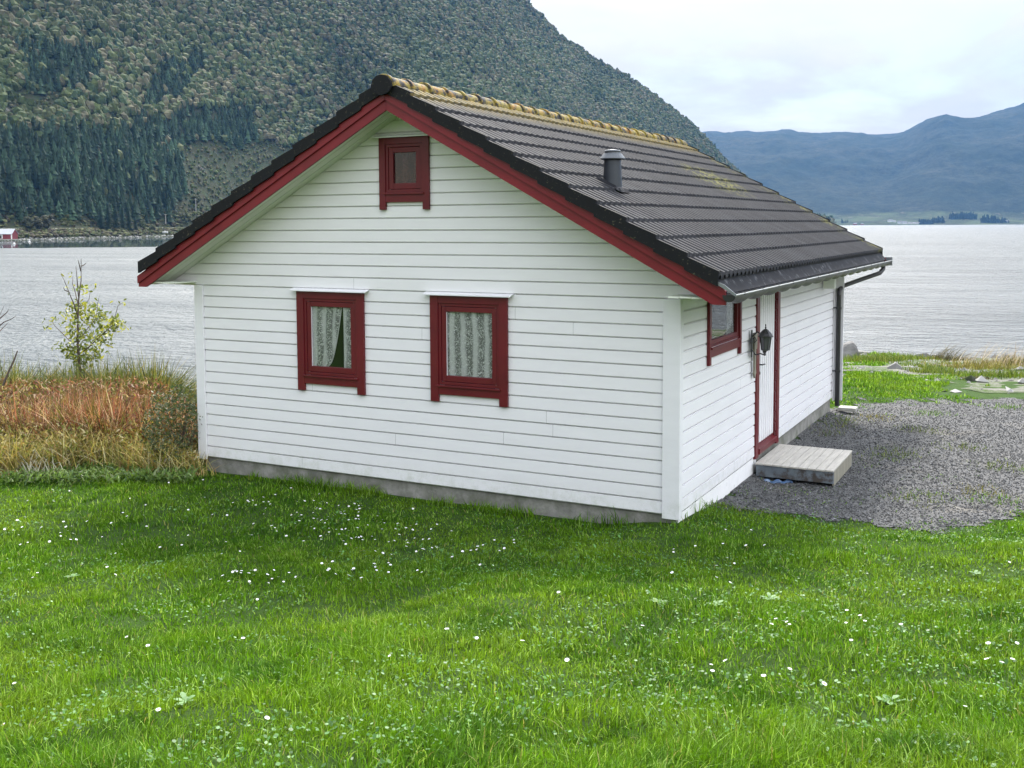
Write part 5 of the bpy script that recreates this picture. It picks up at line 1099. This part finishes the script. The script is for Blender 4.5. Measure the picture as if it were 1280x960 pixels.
# ================================================================= AIR, SKY, SUN, CAMERA
hz = MB(); u0, u1, t0, t1 = -4900, 4900, -60, 6450
P = [xy(a, b) for a, b in ((u0, t0), (u1, t0), (u1, t1), (u0, t1))]; P = [(float(x), float(y)) for x, y in P]
hz.add([(x, y, -13.) for x, y in P]+[(x, y, 780.) for x, y in P], [(3, 2, 1, 0), (4, 5, 6, 7), (0, 1, 5, 4), (1, 2, 6, 5), (2, 3, 7, 6), (3, 0, 4, 7)])
m, T, out = nt('haze_air'); v = T.nodes.new('ShaderNodeVolumePrincipled'); v.inputs['Color'].default_value = (.13, .33, .70, 1); v.inputs['Density'].default_value = HAZE = .72e-4; v.inputs['Anisotropy'].default_value = .2
T.links.new(v.outputs[0], out.inputs['Volume']); o = hz.build('haze', m); o['kind'] = 'stuff'; o['label'] = 'thin bluish haze over the fjord'; o['category'] = 'haze'
EL = math.radians(46); sd = np.array([-.40, .915]); sd /= np.linalg.norm(sd)
AZ = math.atan2(sd[0], sd[1])       # from +Y towards +X
wd = bpy.data.worlds.new('World'); S.world = wd; wd.use_nodes = True; T = wd.node_tree; T.nodes.clear(); g = G(T); out = T.nodes.new('ShaderNodeOutputWorld')
sky = g.n('ShaderNodeTexSky', sky_type='NISHITA'); sky.sun_disc = False; sky.sun_elevation = EL; sky.sun_rotation = AZ; sky.air_density = 1.; sky.dust_density = 1.5
dirv = g.n('ShaderNodeTexCoord').outputs['Generated']; q = g.sep(dirv); zz = g.math('ADD', g.math('MAXIMUM', q[2], 0.), .22)
cmb = g.n('ShaderNodeCombineXYZ'); g.l(g.math('DIVIDE', q[0], zz), cmb.inputs[0]); g.l(g.math('DIVIDE', q[1], zz), cmb.inputs[1])
n1 = g.noise(cmb.outputs[0], 1.15, 7, .55, .3); n2 = g.noise(cmb.outputs[0], 3.1, 6, .6)
mask = g.ramp(g.math('ADD', g.math('MULTIPLY', n1, .75), g.math('MULTIPLY', n2, .25)), [(.42, .3), (.54, 1.)])
cl_ = g.mix(g.ramp(n2, [(.3, 0.), (.7, 1.)]), (.86, .89, .93), (1.0, 1.0, 1.0))
lum = g.n('ShaderNodeMapRange'); g.l(q[2], lum.inputs[0]); lum.inputs[1].default_value = .12; lum.inputs[2].default_value = .5
cl_ = g.mix(1., cl_, g.mix(lum.outputs[0], (6.3, 5.8, 5.0), (12.6, 13.0, 13.6)), 'MULTIPLY')
side = g.n('ShaderNodeMapRange'); g.l(q[0], side.inputs[0]); side.inputs[1].default_value = 0.; side.inputs[2].default_value = 1.; side.inputs[3].default_value = 1.; side.inputs[4].default_value = 2.9  # upper sky boosted towards +x, added out of view to brighten the side wall
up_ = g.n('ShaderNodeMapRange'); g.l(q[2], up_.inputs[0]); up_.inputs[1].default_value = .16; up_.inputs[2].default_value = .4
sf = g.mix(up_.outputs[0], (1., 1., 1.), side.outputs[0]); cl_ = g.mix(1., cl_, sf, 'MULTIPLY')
hzn = g.n('ShaderNodeMapRange'); g.l(q[2], hzn.inputs[0]); hzn.inputs[1].default_value = .10; hzn.inputs[2].default_value = .0
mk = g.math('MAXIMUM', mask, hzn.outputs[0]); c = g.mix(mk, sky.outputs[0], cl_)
# thin cloud glowing round the veiled sun
sdn = g.n('ShaderNodeVectorMath', operation='DOT_PRODUCT'); g.l(dirv, sdn.inputs[0]); sdn.inputs[1].default_value = (sd[0]*math.cos(EL), sd[1]*math.cos(EL), math.sin(EL))
gl_ = g.ramp(sdn.outputs['Value'], [(.83, 0.), (.92, .35), (1., 1.)]); glc = g.n('ShaderNodeVectorMath', operation='SCALE'); glc.inputs[0].default_value = (40, 38, 36); g.l(gl_, glc.inputs['Scale'])
ad = g.n('ShaderNodeVectorMath', operation='ADD'); g.l(c, ad.inputs[0]); g.l(glc.outputs[0], ad.inputs[1]); c = ad.outputs[0]
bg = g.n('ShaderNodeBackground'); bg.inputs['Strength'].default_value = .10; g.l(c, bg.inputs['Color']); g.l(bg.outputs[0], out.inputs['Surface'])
sl = bpy.data.lights.new('sun', 'SUN'); sl.energy = 3.7; sl.angle = math.radians(9); sl.color = (1., .95, .86); so = link(bpy.data.objects.new('sun', sl))
dv = Vector((sd[0]*math.cos(EL), sd[1]*math.cos(EL), math.sin(EL))); so.rotation_euler = dv.to_track_quat('Z', 'Y').to_euler(); so.location = (0, 0, 30)
cam = bpy.data.cameras.new('camera'); co = link(bpy.data.objects.new('camera', cam)); S.camera = co
cam.sensor_width = 36; cam.lens = F_PX/1280*36; cam.shift_y = (PY-480)/1280; cam.clip_start = .05; cam.clip_end = 30000
co.matrix_world = Matrix(((_r2[0], _u2[0], -_fw[0], CX), (_r2[1], _u2[1], -_fw[1], CY), (_r2[2], _u2[2], -_fw[2], CZ), (0, 0, 0, 1)))
S.view_settings.view_transform = 'Standard'; S.view_settings.look = 'None'; S.view_settings.exposure = .80; S.view_settings.gamma = 1
S.render.engine = 'CYCLES'; S.cycles.transparent_max_bounces = 12; S.cycles.max_bounces = 6; S.cycles.diffuse_bounces = 3; S.cycles.glossy_bounces = 3; S.cycles.transmission_bounces = 4; S.cycles.caustics_reflective = False; S.cycles.caustics_refractive = False
